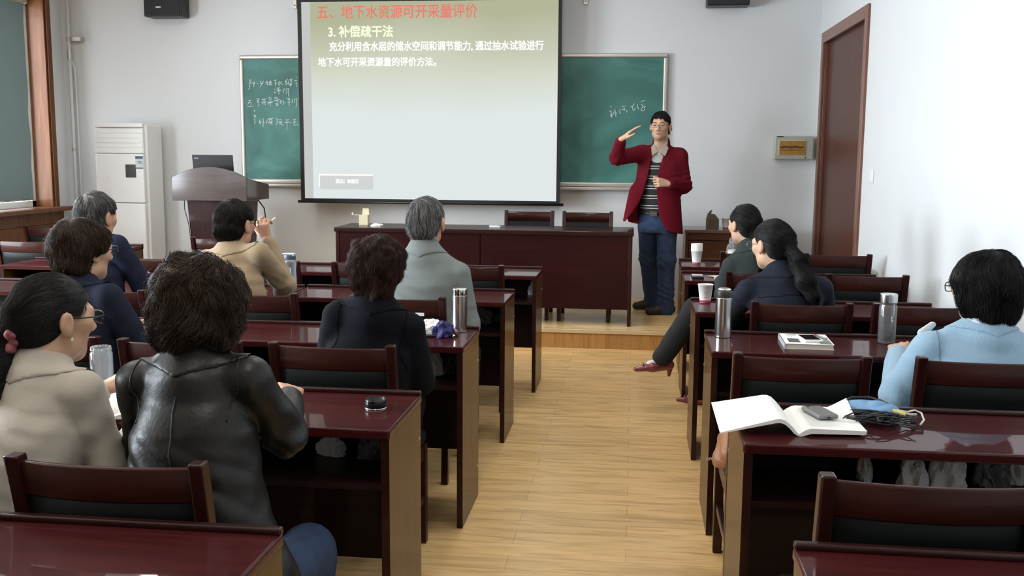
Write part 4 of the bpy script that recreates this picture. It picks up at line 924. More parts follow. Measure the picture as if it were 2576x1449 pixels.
def seated(name_label, top, seat, byaw, hyaw, hpitch, hroll=0.0, s=1.0, hair_t=0.022, sh=0.185, bulk=1.0, arm_r=None, arm_l=None, lean=None, jacket=None, fold=0.006, skin=None, tdepth=1.0, folds=None,
           collar=True, neck=(0.052, 0.058), legs=None, trousers=None, hjack=0.0085, slope=0.078, coat_flare=0.0, armr=1.0, jaw=0.93, nback=0.05, shoe=None, nshift=0.0, hip=None, low=0.40, ears=True):
    """a person sitting on a chair: top = top of the hair (x, y, z), seat = (x, y) of the pelvis"""
    root = empty('person', (seat[0], seat[1], 0), 0, name_label, 'person')
    A = frame(byaw); H = frame(hyaw, hpitch, hroll); skin = skin or SKIN
    HC = np.array([top[0], top[1], top[2] - (0.115 * s + hair_t)], f32)
    nb = HC + V3(nshift, 0, -0.138 * s) - A[1] * nback                                  # base of the neck
    pel = V3(seat[0], seat[1], low); up = unit(nb - pel); Lt = float(np.linalg.norm(nb - pel))
    right = unit(A[0] - up * float(A[0] @ up)); fwd = np.cross(up, right)
    shr = nb - up * slope + right * sh; shl = nb - up * slope - right * sh
    def arm(a, q, sp):
        if a is None: a = ((0.05, 0.08, -0.20), (-0.04, 0.32, -0.155))
        f = lambda v: sp + q * v[0] * A[0] + v[1] * A[1] + V3(0, 0, v[2])
        return f(a[0]), f(a[1]), a
    er, wr, ar = arm(arm_r, 1, shr); el, wl_, al = arm(arm_l, -1, shl)
    # jacket
    J = Sdf(); b = bulk; hw = sh / 0.185
    J.loft(pel, up, right, Lt, [(0, 0.175 * b + coat_flare, 0.125 * b * tdepth, 0.01), (0.22, 0.165 * b + coat_flare * 0.6, 0.125 * b * tdepth, 0.0), (0.45, 0.160 * b * max(hw, 0.97), 0.118 * b * tdepth, -0.012),
                                (0.64, 0.172 * b * max(hw, 0.92), 0.122 * b * tdepth, -0.018), (0.78, 0.185 * max(hw, 0.84) * b, 0.112 * b * tdepth, -0.016), (0.87, 0.165 * hw * b, 0.095 * tdepth, -0.010), (0.94, 0.115 * hw, 0.080, -0.002), (1.0, 0.070, 0.066, 0.008)], 0.03)
    for sp, e, w, q in ((shr, er, wr, 1), (shl, el, wl_, -1)):
        J.cone(nb - up * 0.012 + q * right * 0.025, sp + up * 0.006, 0.050, 0.046 * armr, 0.06)
        J.cone(sp, e, 0.056 * armr, 0.054 * armr, 0.014); J.cone(e, w, 0.054 * armr, 0.040 * armr, 0.02)
    if hip is not None: J.cone(pel + right * 0.04 + up * 0.36, pel + right * hip + up * 0.14, 0.100, 0.105, 0.05)
    if collar:
        c0 = nb - up * 0.012; Nk = HC + s * (-0.02 * H[1] - 0.055 * H[2]); ax = unit(Nk - nb)
        J.cone(c0 - fwd * 0.002 - ax * 0.02, c0 + ax * 0.034 - fwd * 0.006, neck[1] + 0.030, neck[0] + 0.014, 0.03)
    seed = int(abs(top[0]) * 100) % 17
    elb = [er, el]
    def folds_fn(P):
        g = np.zeros(len(P), f32)
        base = wav(P, 21, seed) * 0.35 + 0.3 * wav(P * V3(1, 1, 1.7), 40, seed + 2)
        for e in elb:
            w8 = np.exp(-((P - e) ** 2).sum(1) / 0.016); g += w8 * np.sin((P @ unit(e - shr * 0.5 - shl * 0.5)) * 75 + 3.5 * wav(P, 15, seed)) * 0.55
        wz = np.exp(-((P[:, 2] - (low + 0.43)) / 0.12) ** 2); g += wz * 0.75 * np.clip(wav(P, 8, seed + 6) + 0.05, 0, 0.7) * (1 - np.abs(np.sin(P[:, 2] * 58 + P @ (right * 26) + 4.0 * wav(P, 10, seed + 1))) * 1.6)
        if folds is not None: g += folds(P)
        return (fold * (g + base)).astype(f32)
    J.disp(folds_fn)
    if jacket is not None: jo = solid('jacket', J, hjack, jacket, root)
    else: jo = None
    if collar and jacket is not None:
        CB = Sdf(); axn = unit(HC - nb + A[1] * 0.03); cc = nb - fwd * 0.004
        CB.lo, CB.hi = nb - 0.16, nb + 0.12
        CB.ops.append(('u', 0.0, lambda P: J(P) - 0.0045, nb - 0.16, nb + 0.12))
        def ring(P):
            q = P - cc; h = q @ axn; rr = np.sqrt(np.maximum((q * q).sum(1) - h * h, 0)); fx = q @ fwd
            return np.maximum(-0.052 - h + 0.50 * np.abs(q @ right), fx - 0.07)
        CB.cut(lambda P: ring(P).astype(f32))
        solid('collar', CB, 0.0055, jacket, root)
    # body: head, neck, slimmer trunk, arms, hands and legs in one surface
    S = Sdf(); L = add_head(S, HC, H, s, ears, jaw)
    S.cone(HC + s * (-0.022 * H[1] - 0.045 * H[2]), nb, neck[0], neck[1], 0.03)
    S.loft(pel, up, right, Lt, [(0, 0.14, 0.095, 0.01), (0.4, 0.125 * hw, 0.085, -0.01), (0.8, 0.135 * hw, 0.075, -0.012), (0.9, 0.10, 0.06, 0), (1.0, 0.055, 0.052, 0.01)], 0.04)
    for sp, e, w, q, aa in ((shr, er, wr, 1, ar), (shl, el, wl_, -1, al)):
        S.cone(nb - up * 0.05, sp, 0.035, 0.045, 0.03); S.cone(sp, e, 0.042, 0.036, 0.02); S.cone(e, w, 0.036, 0.026, 0.02)
        d = unit(w - e) if len(aa) < 3 else unit(aa[2][0] * q * A[0] + aa[2][1] * A[1] + V3(0, 0, aa[2][2]))
        sd_ = -q * A[0] + V3(0, 0, 0.3); pal = V3(0, 0, -1)
        hand_prims(S, w + d * 0.01, d, sd_, pal, 0.172, aa[3] if len(aa) > 3 else (0.35, 0.4, 0.45, 0.5))
    TR = Sdf()
    lg = legs or [((0.10, 0.42, 0.50), (0.10, 0.44, 0.09)), ((-0.10, 0.42, 0.50), (-0.10, 0.44, 0.09))]
    feet = []
    for i, (kn, an) in enumerate([l_[:2] for l_ in lg]):
        q = 1 if i == 0 else -1
        f = lambda v: V3(seat[0], seat[1], 0) + v[0] * A[0] + v[1] * A[1] + V3(0, 0, v[2])
        hp = pel + q * right * 0.085 + V3(0, 0, 0.085 if low < 0.43 else 0.07); kn_, an_ = f(kn), f(an)
        S.cone(hp, kn_, 0.068, 0.045, 0.03); S.cone(kn_, an_, 0.042, 0.03, 0.02)
        td = A[1] if len(lg[i]) < 3 else unit(lg[i][2][0] * A[0] + lg[i][2][1] * A[1] + V3(0, 0, lg[i][2][2]))
        S.cone(an_ + V3(0, 0, -0.035), an_ + td * (0.14 if shoe is None else 0.10) + V3(0, 0, -0.055), 0.028, 0.020 if shoe is None else 0.012, 0.02)
        TR.cone(hp, kn_, 0.092, 0.072, 0.03); TR.cone(kn_, an_, 0.070, 0.060, 0.03); feet.append((an_, td))
    TR.cone(pel + right * 0.07 + V3(0, 0, 0.085), pel - right * 0.07 + V3(0, 0, 0.085), 0.085, 0.085, 0.04)
    TR.disp(lambda P: (0.005 * wav(P, 28, seed)).astype(f32))
    solid('trousers', TR, 0.012, trousers or BLK_TROUSER, root)
    for an_, td in feet:
        if shoe is None:
            F = Sdf(); F.cone(an_ + V3(0, 0, -0.04), an_ + td * 0.16 + V3(0, 0, -0.058), 0.044, 0.032, 0.02); F.cut(lambda P: (0.004 - P[:, 2]).astype(f32)); solid('shoe', F, 0.008, SHOE_D, root)
        else: shoe(root, an_, td)
    solid('body', S, 0.0062, skin, root)
    return dict(root=root, HC=HC, H=H, A=A, nb=nb, up=up, right=right, fwd=fwd, J=J, S=S, jo=jo, s=s, er=er, el=el, wr=wr, wl=wl_, shr=shr, shl=shl, L=L, pel=pel)

H_SHORT = [(-0.12, -0.080), (-0.065, -0.076), (-0.035, -0.02), (-0.005, 0.030), (0.035, 0.030), (0.058, 0.055), (0.1, 0.072)]
H_NAPE = [(-0.12, -0.135), (-0.03, -0.125), (-0.005, -0.03), (0.03, -0.015), (0.055, 0.04), (0.1, 0.07)]
H_BOB = [(-0.13, -0.150), (-0.03, -0.135), (0.02, -0.075), (0.05, -0.055), (0.062, 0.02), (0.075, 0.05), (0.1, 0.06)]
H_TIED = [(-0.13, -0.08), (-0.05, -0.085), (-0.025, -0.04), (-0.004, 0.020), (0.03, 0.025), (0.055, 0.045), (0.1, 0.066)]
HAIR_BLACK = hair_mat('hair_black', (0.006, 0.006, 0.007), (0.022, 0.020, 0.020), 0.4, 0.45)
HAIR_DARK = hair_mat('hair_dark', (0.008, 0.007, 0.006), (0.030, 0.024, 0.020), 0.45, 0.42)
HAIR_GREY = hair_mat('hair_grey', (0.030, 0.030, 0.031), (0.36, 0.36, 0.36), 0.48, 0.42)
HAIR_GREY2 = hair_mat('hair_dark_grey', (0.022, 0.022, 0.023), (0.22, 0.22, 0.22), 0.42, 0.42)
HAIR_BROWN = hair_mat('hair_brown', (0.015, 0.010, 0.007), (0.085, 0.050, 0.034), 0.5, 0.5)
HAIR_CURL = hair_mat('hair_dark_brown', (0.010, 0.008, 0.007), (0.075, 0.046, 0.030), 0.45, 0.5)
HAIR_RED = hair_mat('hair_reddish_brown', (0.014, 0.007, 0.006), (0.075, 0.030, 0.022), 0.5, 0.5)
GL_DARK = mat('glasses_dark', (0.012, 0.012, 0.014), 0.25); GL_METAL = mat('glasses_metal', (0.25, 0.22, 0.2), 0.25, metal=0.9)
NAVY = mat('navy_suit', (0.017, 0.022, 0.044), 0.85, bump=0.15, bscale=350, spec=0.15)
NAVY2 = mat('navy_jacket', (0.014, 0.017, 0.033), 0.85, bump=0.15, bscale=350, spec=0.15)
NAVY3 = mat('dark_navy_shirt', (0.013, 0.016, 0.028), 0.7, bump=0.1, bscale=350, spec=0.15)
BEIGE = mat('beige_jacket', (0.45, 0.415, 0.36), 0.8, bump=0.12, bscale=300, sheen=0.1)
TAN = mat('tan_jacket', (0.33, 0.24, 0.145), 0.85, bump=0.2, bscale=320, sheen=0.2)
GREYJ = mat('grey_suit', (0.185, 0.21, 0.205), 0.85, bump=0.2, bscale=320, spec=0.15)
DKGREY = mat('dark_grey_coat', (0.034, 0.042, 0.042), 0.9, bump=0.2, bscale=300, spec=0.15)
WOOLB = mat('black_wool', (0.0045, 0.0055, 0.0085), 0.9, bump=0.25, bscale=280, spec=0.15)
BLUEW = mat('light_blue_wool', (0.30, 0.47, 0.62), 0.95, bump=0.5, bscale=420, sheen=0.3)
LEATHER = mat('black_leather', (0.0085, 0.0085, 0.0085), 0.42, spec=0.38, bump=0.10, bscale=90)
JEANS = mat('blue_jeans', (0.022, 0.042, 0.095), 0.85, vary=0.25, vscale=25, bump=0.2, bscale=400)
SEAM_D = mat('dark_seam', (0.004, 0.004, 0.005), 0.95, spec=0.05)

def strands_tail(pts, radii):
    def ex(S, L):
        for i in range(len(pts) - 1): S.cone(pts[i], pts[i + 1], radii[i], radii[i + 1], 0.02)
    return ex
WS = Matrix
# 1 grey haired man in navy, first seat on the left
P = seated('person with grey hair in a navy suit, seated nearest the window', (-2.635, 4.66, 1.333), (-2.56, 4.60), rn(14), rn(14), 0.05, s=1.02, sh=0.165, slope=0.012, jacket=NAVY, fold=0.005, arm_r=((0.06, 0.10, -0.20), (-0.02, 0.34, -0.20)))
make_hair(P['root'], P['HC'], P['H'], 1.02, [((0, -0.012, 0.034), (0.081, 0.104, 0.094)), ((0, -0.05, -0.03), (0.066, 0.06, 0.06))], H_SHORT, HAIR_GREY2, n=2200, curl=0.003, rough=0.005, lift=0.012, seed=2, grav=0.35)
# 2 brown haired woman in navy with glasses
P = seated('person with short brown hair and glasses in a navy jacket, left side', (-2.064, 3.56, 1.279), (-2.03, 3.47), rn(16), rn(29), 0.05, s=0.98, sh=0.155, slope=0.045, jacket=NAVY2, fold=0.006, arm_r=((0.07, 0.08, -0.21), (-0.02, 0.32, -0.19)), skin=SKIN_PALE)
make_hair(P['root'], P['HC'], P['H'], 0.98, [((0, -0.022, 0.030), (0.099, 0.116, 0.100)), ((0, -0.055, -0.04), (0.086, 0.068, 0.066))], [(-0.13, -0.10), (-0.05, -0.095), (-0.02, -0.03), (0.01, 0.0), (0.04, 0.012), (0.06, 0.04), (0.1, 0.07)], HAIR_BROWN, n=3000, curl=0.005, cfreq=60, rough=0.008, rf=48, lift=0.014, seed=5)
glasses(P['H'], P['HC'], 0.98, P['root'], GL_DARK, 1.2)
c = P['nb'] - P['up'] * 0.03
surf_tube('collar_seam', P['J'], [c - P['right'] * 0.15 - P['up'] * 0.05 - P['fwd'] * 0.1, c - P['fwd'] * 0.16 - P['up'] * 0.06, c + P['right'] * 0.15 - P['up'] * 0.05 - P['fwd'] * 0.1], 0.0018, SEAM_D, P['root'], P['root'])
# 3 beige jacket, pony tail
P = seated('person in a beige jacket with a black ponytail and pink scrunchie', (-1.462, 2.36, 1.222), (-1.515, 2.19), rn(14), rn(31), 0.06, s=0.98, hair_t=0.014, sh=0.142, armr=0.95, slope=0.028, jacket=BEIGE, fold=0.011, arm_r=((0.035, 0.04, -0.20), (0.0, 0.30, -0.10)), arm_l=((0.05, 0.05, -0.20), (-0.02, 0.32, -0.10)), skin=SKIN_PALE, trousers=NAVY2, nback=0.055)
HC, H = P['HC'], P['H']; L = lambda x, y, z: HC + 0.98 * (x * H[0] + y * H[1] + z * H[2])
T0 = L(-0.010, -0.118, -0.045)
tail = [L(0, -0.09, 0.0), T0, T0 + V3(-0.022, -0.03, -0.06), T0 + V3(-0.020, -0.035, -0.12), T0 + V3(-0.012, -0.03, -0.175)]
make_hair(P['root'], HC, H, 0.98, [((0, -0.014, 0.032), (0.080, 0.103, 0.090)), ((0, -0.06, -0.01), (0.070, 0.055, 0.065))], [(-0.30, -0.30), (-0.105, -0.30), (-0.09, -0.085), (-0.05, -0.085), (-0.025, -0.04), (-0.004, 0.020), (0.03, 0.022), (0.055, 0.045), (0.1, 0.066)], HAIR_BLACK, n=4200, rough=0.0025, rf=50, lift=0.003, whorl=(0, 0.085, 0.06), grav=0.15, extra=strands_tail(tail, [0.05, 0.022, 0.038, 0.040, 0.018]), seed=6, step=0.016, combf=0.3)
E_ = Sdf()
for k in range(10):
    a = k * 0.628; E_.ell(T0 + 0.030 * (math.cos(a) * H[0] + math.sin(a) * H[2]) + V3(0.003 * math.sin(k * 2), 0.006 * math.cos(k * 3), 0), (0.0150, 0.015, 0.0150), None, 0.002)
E_.disp(lambda P: (0.002 * wav(P, 260, 1)).astype(f32))
sc_ = solid('scrunchie', E_, 0.0032, mat('scrunchie_pink', (0.26, 0.075, 0.095), 0.75, vary=0.5, vscale=120), P['root']); sc_['label'] = 'pink scrunchie'
glasses(H, HC, 0.98, P['root'], GL_DARK, 1.3)
er = Sdf(); er.ell(L(0.083, 0.004, -0.044), (0.004, 0.004, 0.005), None, 0.001); solid('earring', er, 0.0016, mat('pearl', (0.8, 0.74, 0.66), 0.15), P['root'])
J = P['J']; r_, u_, f_ = P['right'], P['up'], P['fwd']
# 4 black leather jacket, curly bob
P = seated('person in a black leather jacket with bushy dark curly hair', (-1.041, 2.30, 1.285), (-0.995, 2.175), rn(2), rn(4), 0.04, s=0.98, hair_t=0.030, sh=0.140, slope=0.032, jacket=LEATHER, fold=0.009, hjack=0.007, arm_r=((0.045, 0.09, -0.155), (-0.03, 0.32, -0.13)), arm_l=((0.030, 0.08, -0.19), (-0.03, 0.32, -0.13)),
           legs=[((0.118, 0.36, 0.44), (0.13, 0.36, 0.09)), ((-0.10, 0.42, 0.50), (-0.10, 0.44, 0.09))], trousers=JEANS, coat_flare=0.09, hip=0.125, low=0.34)
make_hair(P['root'], P['HC'], P['H'], 0.98, [((0, -0.016, 0.026), (0.107, 0.118, 0.114)), ((0, -0.045, -0.028), (0.098, 0.086, 0.080))], [(-0.14, -0.118), (-0.02, -0.105), (0.03, -0.065), (0.055, 0.0), (0.1, 0.06)], HAIR_CURL, n=5200, curl=0.0085, cfreq=85, rough=0.011, rf=52, lift=0.020, step=0.014, steps=12, seed=8, rad=0.0011)
J = P['J']; r_, u_, f_, nb = P['right'], P['up'], P['fwd'], P['nb']
surf_tube('centre_seam', J, [nb - u_ * 0.055 - f_ * 0.14, nb - u_ * 0.25 - f_ * 0.17, nb - u_ * 0.42 - f_ * 0.17, nb - u_ * 0.62 - f_ * 0.18], 0.0022, LEATHER, P['root'], P['root'])
surf_tube('waist_seam', J, [nb - u_ * 0.45 - f_ * 0.10 - r_ * 0.2, nb - u_ * 0.46 - f_ * 0.2, nb - u_ * 0.45 - f_ * 0.10 + r_ * 0.2], 0.0024, LEATHER, P['root'], P['root'])
for q, sp in ((1, P['shr']), (-1, P['shl'])):
    surf_tube('armhole_seam', J, [sp + u_ * 0.08 - q * r_ * 0.012, sp - f_ * 0.07 - q * r_ * 0.008 + u_ * 0.02, sp - f_ * 0.10 - u_ * 0.08 - q * r_ * 0.006], 0.0022, LEATHER, P['root'], P['root'])
# 5 tan jacket, hand at the mouth
P = seated('person in a tan jacket with short black hair, hand at the mouth', (-1.946, 4.72, 1.301), (-1.86, 4.63), rn(8), rn(17), 0.02, s=1.02, hair_t=0.018, sh=0.155, slope=0.018, jacket=TAN, fold=0.007, arm_r=((0.030, 0.20, -0.185), (-0.055, 0.19, 0.035), (-0.30, 0.0, 0.9), (0.8, 0.7, 0.9, 1.0)), arm_l=((0.05, 0.10, -0.20), (0.0, 0.34, -0.19)))
make_hair(P['root'], P['HC'], P['H'], 1.02, [((0, -0.014, 0.032), (0.083, 0.106, 0.094)), ((0, -0.05, -0.03), (0.069, 0.062, 0.062))], H_SHORT, HAIR_DARK, n=2400, curl=0.002, rough=0.004, lift=0.006, seed=9)
glasses(P['H'], P['HC'], 1.02, P['root'], GL_DARK, 1.3)
PT = Sdf(); PT.ell(P['er'] - V3(0.0, 0.035, 0.015), (0.050, 0.045, 0.060), None, 0.01); ep_ = solid('elbow_patch', PT, 0.006, mat('brown_patch', (0.075, 0.045, 0.024), 0.85, sheen=0.3), P['root']); ep_['label'] = 'dark brown elbow patch'
wv = P['wr'] + V3(-0.012, 0.05, 0.10)
ck = MB(); ck.tube([wv + V3(-0.02, 0.01, -0.02), wv + V3(0.035, -0.005, 0.025)], [0.004, 0.006], 8)
tag(ck.build('pen', WHITE_PL, smooth=True), 'white pen held in the raised hand of the tan jacket man', 'pen')
# 6 black wool jacket, curly reddish hair
P = seated('person in a black wool jacket with short curly reddish brown hair, beside the steel cup', (-0.902, 3.46, 1.240), (-0.985, 3.50), rn(-3), rn(2), 0.04, s=0.96, hair_t=0.024, sh=0.128, slope=0.05, jacket=WOOLB, fold=0.006, arm_r=((0.025, 0.06, -0.20), (-0.03, 0.32, -0.125)), arm_l=((0.06, 0.06, -0.20), (-0.02, 0.32, -0.125)))
make_hair(P['root'], P['HC'], P['H'], 0.96, [((0, -0.014, 0.030), (0.099, 0.112, 0.104)), ((0, -0.05, -0.055), (0.074, 0.060, 0.066))], H_NAPE, HAIR_RED, n=3800, curl=0.0065, cfreq=95, rough=0.009, rf=62, lift=0.014, step=0.013, seed=12)
J = P['J']; r_, u_, f_, nb = P['right'], P['up'], P['fwd'], P['nb']
for q, sp in ((1, P['shr']), (-1, P['shl'])):
    surf_tube('armhole_seam', J, [sp + u_ * 0.08 - q * r_ * 0.012, sp - f_ * 0.07 - q * r_ * 0.008 + u_ * 0.02, sp - f_ * 0.09 - u_ * 0.07 - q * r_ * 0.01, sp - f_ * 0.05 - u_ * 0.14], 0.0018, SEAM_D, P['root'], P['root'])
# 7 grey suit, grey hair
P = seated('person in a grey suit with grey hair, seated in the middle before the podium table', (-0.976, 4.66, 1.330), (-0.965, 4.61), rn(3), rn(6), 0.03, s=1.02, hair_t=0.016, sh=0.168, slope=0.1, jacket=GREYJ, fold=0.006, arm_r=((0.045, 0.0, -0.25), (-0.02, 0.28, -0.21)), arm_l=((0.045, 0.03, -0.24), (0.0, 0.30, -0.21)), nback=0.04)
make_hair(P['root'], P['HC'], P['H'], 1.02, [((0, -0.012, 0.032), (0.080, 0.104, 0.092)), ((0, -0.05, -0.03), (0.065, 0.06, 0.06))], H_SHORT, HAIR_GREY, n=2600, curl=0.002, rough=0.004, lift=0.008, seed=14)
# 8 grey coat woman, right block; legs crossed into the aisle
PINK = mat('pink_leather_shoe', (0.20, 0.030, 0.050), 0.32, coat=0.4); SOCK = mat('white_sock', (0.72, 0.72, 0.73), 0.85)
def pumps(root, an, td):
    F = Sdf(); d = unit(td); dn = V3(0, 0, -1); dn = unit(dn - d * float(dn @ d)); o = an + dn * 0.05
    F.cone(o - d * 0.035, o + d * 0.06 + dn * 0.008, 0.036, 0.036, 0.02, (dn, 0.9)); F.cone(o + d * 0.06 + dn * 0.008, o + d * 0.155 + dn * 0.020, 0.036, 0.020, 0.02, (dn, 0.75))
    F.ell(o + d * 0.020 - dn * 0.036, (0.045, 0.045, 0.030), None, 0.008, True)
    sh = solid('shoe', F, 0.005, PINK, root)
    K = Sdf(); K.cone(o - d * 0.045 + dn * 0.01, o - d * 0.040 + dn * 0.062, 0.020, 0.010, 0.01); solid('heel', K, 0.004, PINK, sh)
    B_ = MB(); p = o + d * 0.115 - dn * 0.006 - np.array(root.location); B_.tube([p + V3(0, 0.022, 0), p - dn * 0.008, p + V3(0, -0.022, 0)], 0.005, 6); B_.build('bow', PINK, sh, smooth=True)
    W_ = Sdf(); W_.cone(an + dn * 0.01, an + dn * 0.04, 0.034, 0.032, 0.01); W_.cone(an + dn * 0.035, an + d * 0.075 + dn * 0.045, 0.032, 0.024, 0.02); solid('sock', W_, 0.005, SOCK, root)
P = seated('person in a dark grey coat with tied black hair and pink heels', (0.628, 5.84, 1.251), (0.735, 5.86), rn(-10), rn(-34), 0.06, s=0.96, hair_t=0.012, sh=0.140, nshift=0.05, slope=0.09, jacket=DKGREY, fold=0.005, arm_r=((0.04, 0.10, -0.18), (-0.03, 0.35, -0.13)), arm_l=((0.005, 0.10, -0.18), (-0.04, 0.35, -0.13)), skin=SKIN_PALE, shoe=pumps,
           legs=[((-0.32, 0.22, 0.60), (-0.54, 0.09, 0.345), (-0.93, -0.05, -0.02)), ((-0.16, 0.36, 0.50), (-0.245, 0.30, 0.085), (-0.75, 0.6, -0.05))])
HC, H = P['HC'], P['H']; L = lambda x, y, z: HC + 0.96 * (x * H[0] + y * H[1] + z * H[2])
T0 = L(0.01, -0.105, -0.055); tail = [L(0, -0.09, 0.0), T0, T0 + V3(0.02, -0.04, -0.10), T0 + V3(0.015, -0.05, -0.20)]
TIED2 = [(-0.30, -0.32), (-0.095, -0.30), (-0.085, -0.085), (-0.05, -0.085), (-0.025, -0.04), (-0.004, 0.020), (0.03, 0.025), (0.055, 0.045), (0.1, 0.066)]
make_hair(P['root'], HC, H, 0.96, [((0, -0.014, 0.032), (0.081, 0.104, 0.091)), ((0, -0.06, -0.02), (0.072, 0.058, 0.065))], TIED2, HAIR_BLACK, n=2600, rough=0.003, lift=0.006, whorl=(0, 0.085, 0.06), grav=0.2, extra=strands_tail(tail, [0.05, 0.032, 0.040, 0.022]), seed=15, combf=0.3)
# 9 ponytail woman in dark navy
P = seated('person in a dark navy shirt with a long black ponytail and glasses', (0.655, 4.86, 1.227), (0.745, 4.72), rn(-6), rn(-38), 0.10, s=0.99, hair_t=0.012, sh=0.172, nshift=0.05, slope=0.07, jacket=NAVY3, fold=0.006, arm_r=((0.055, 0.10, -0.16), (-0.04, 0.33, -0.10)), arm_l=((0.055, 0.14, -0.14), (-0.02, 0.38, -0.10)), skin=SKIN_PALE)
HC, H = P['HC'], P['H']; L = lambda x, y, z: HC + 0.99 * (x * H[0] + y * H[1] + z * H[2])
T0 = L(0.0, -0.115, -0.010); tail = [L(0, -0.09, 0.02), T0, T0 + V3(0.035, -0.05, -0.07), T0 + V3(0.065, -0.085, -0.15), T0 + V3(0.10, -0.105, -0.215), T0 + V3(0.115, -0.11, -0.25)]
TIED3 = [(-0.40, -0.45), (-0.105, -0.40), (-0.095, -0.085), (-0.05, -0.085), (-0.025, -0.04), (-0.004, 0.012), (0.03, 0.018), (0.055, 0.045), (0.1, 0.066)]
make_hair(P['root'], HC, H, 0.99, [((0, -0.014, 0.032), (0.083, 0.104, 0.092)), ((0, -0.06, -0.01), (0.074, 0.058, 0.068))], TIED3, HAIR_BLACK, n=3600, rough=0.0025, lift=0.004, whorl=(0, 0.085, 0.06), grav=0.15, extra=strands_tail(tail, [0.05, 0.022, 0.040, 0.044, 0.030, 0.010]), seed=16, combf=0.3)
HT = Sdf()
for k in range(8): HT.ell(T0 + 0.020 * (math.cos(k * 0.785) * H[0] + math.sin(k * 0.785) * H[2]), (0.009, 0.009, 0.009), None, 0.006)
solid('hair_tie', HT, 0.0035, mat('hair_tie', (0.012, 0.012, 0.012), 0.8), P['root'])
glasses(H, HC, 0.99, P['root'], GL_METAL, 1.0)
J = P['J']; r_, u_, f_, nb = P['right'], P['up'], P['fwd'], P['nb']
surf_tube('yoke_seam', J, [nb - u_ * 0.09 - f_ * 0.13 - r_ * 0.16, nb - u_ * 0.08 - f_ * 0.16, nb - u_ * 0.09 - f_ * 0.13 + r_ * 0.16], 0.0016, SEAM_D, P['root'], P['root'])
# 10 light blue coat woman
P = seated('person in a light blue wool coat with short black hair, seated at the right edge', (1.200, 3.60, 1.213), (1.175, 3.53), rn(-6), rn(-30), 0.08, s=1.0, hair_t=0.026, sh=0.185, bulk=1.05, armr=1.12, slope=0.08, jacket=BLUEW, fold=0.006, arm_l=((0.075, 0.06, -0.17), (-0.02, 0.33, -0.09)), arm_r=((0.06, 0.06, -0.17), (-0.02, 0.33, -0.09)), skin=SKIN_PALE)
make_hair(P['root'], P['HC'], P['H'], 1.0, [((0, -0.026, 0.026), (0.108, 0.112, 0.112)), ((0, -0.040, -0.055), (0.096, 0.085, 0.088))], H_BOB, HAIR_BLACK, n=4600, curl=0.002, cfreq=40, rough=0.006, rf=40, lift=0.014, step=0.018, steps=13, seed=18, rad=0.0012)
glasses(P['H'], P['HC'], 1.0, P['root'], GL_DARK, 1.2)
CL = Sdf(); nb, u_, f_, r_ = P['nb'], P['up'], P['fwd'], P['right']
CL.cone(nb - u_ * 0.02 - f_ * 0.0, nb + u_ * 0.028 + f_ * 0.005, 0.082, 0.076, 0.02); CL.disp(lambda P: (0.002 * wav(P, 60, 3)).astype(f32))
solid('shirt_collar', CL, 0.006, mat('pale_collar', (0.60, 0.68, 0.76), 0.85), P['root'])
J = P['J']; sp = P['shl']
surf_tube('armhole_seam', J, [sp + u_ * 0.09 + r_ * 0.012, sp - f_ * 0.07 + r_ * 0.008 + u_ * 0.02, sp - f_ * 0.09 - u_ * 0.07 + r_ * 0.01, sp - f_ * 0.05 - u_ * 0.14], 0.0022, mat('blue_seam', (0.14, 0.24, 0.34), 0.9), P['root'], P['root'])
LP_ = Sdf(); LP_.cone(sp + V3(-0.005, 0.07, 0.045), sp + V3(0.03, 0.08, 0.075), 0.018, 0.012, 0.01, (V3(0, 1, 0), 0.4)); solid('shoulder_tab', LP_, 0.004, mat('tab_white', (0.72, 0.76, 0.80), 0.8), P['root'])

# 11 the lecturer, standing on the podium
root = empty('person', (0.20, 8.70, PZ), 0, 'person standing in a red blazer and striped jumper, one arm raised', 'person')
HC = V3(0.206, 8.62, 1.762); H = frame(math.pi + 0.22, 0.03, -0.03); A = frame(math.pi + 0.18); nb = V3(0.215, 8.66, 1.600)
shr, shl = V3(0.055, 8.655, 1.530), V3(0.372, 8.69, 1.510)
er, wr = V3(-0.150, 8.47, 1.497), V3(-0.118, 8.29, 1.640)
el, wl_ = V3(0.425, 8.66, 1.262), V3(0.280, 8.42, 1.285)
pel = V3(0.205, 8.71, 0.90); up = unit(nb - pel); Lt = float(np.linalg.norm(nb - pel)); right = unit(A[0] - up * float(A[0] @ up)); fwd = np.cross(up, right)
legs_ = [(V3(0.125, 8.74, 0.98), V3(0.135, 8.86, 0.62), V3(0.185, 8.97, 0.235)), (V3(0.285, 8.71, 0.98), V3(0.287, 8.65, 0.62), V3(0.290, 8.69, 0.235))]
fd = [unit(V3(-0.95, -0.35, 0)), unit(V3(-0.93, -0.42, 0))]
S = Sdf(); add_head(S, HC, H, 1.0, True, 0.92)
S.cone(HC - 0.02 * H[1] - 0.05 * H[2], nb, 0.052, 0.058, 0.03)
S.loft(pel, up, right, Lt, [(0, 0.13, 0.09, 0), (0.4, 0.125, 0.09, 0), (0.75, 0.145, 0.09, 0), (0.9, 0.11, 0.065, 0), (1, 0.052, 0.05, 0)], 0.04)
for sp, e, w in ((shr, er, wr), (shl, el, wl_)):
    S.cone(nb - up * 0.05, sp, 0.04, 0.048, 0.03); S.cone(sp, e, 0.044, 0.038, 0.02); S.cone(e, w, 0.038, 0.027, 0.02)
hand_prims(S, wr + V3(0.005, 0, 0.008), V3(0.75, -0.10, 0.66), V3(0.10, -1.0, 0.0), V3(0.6, 0.2, -0.75), 0.185, (0.12, 0.15, 0.18, 0.22), 0.45, 0.07)
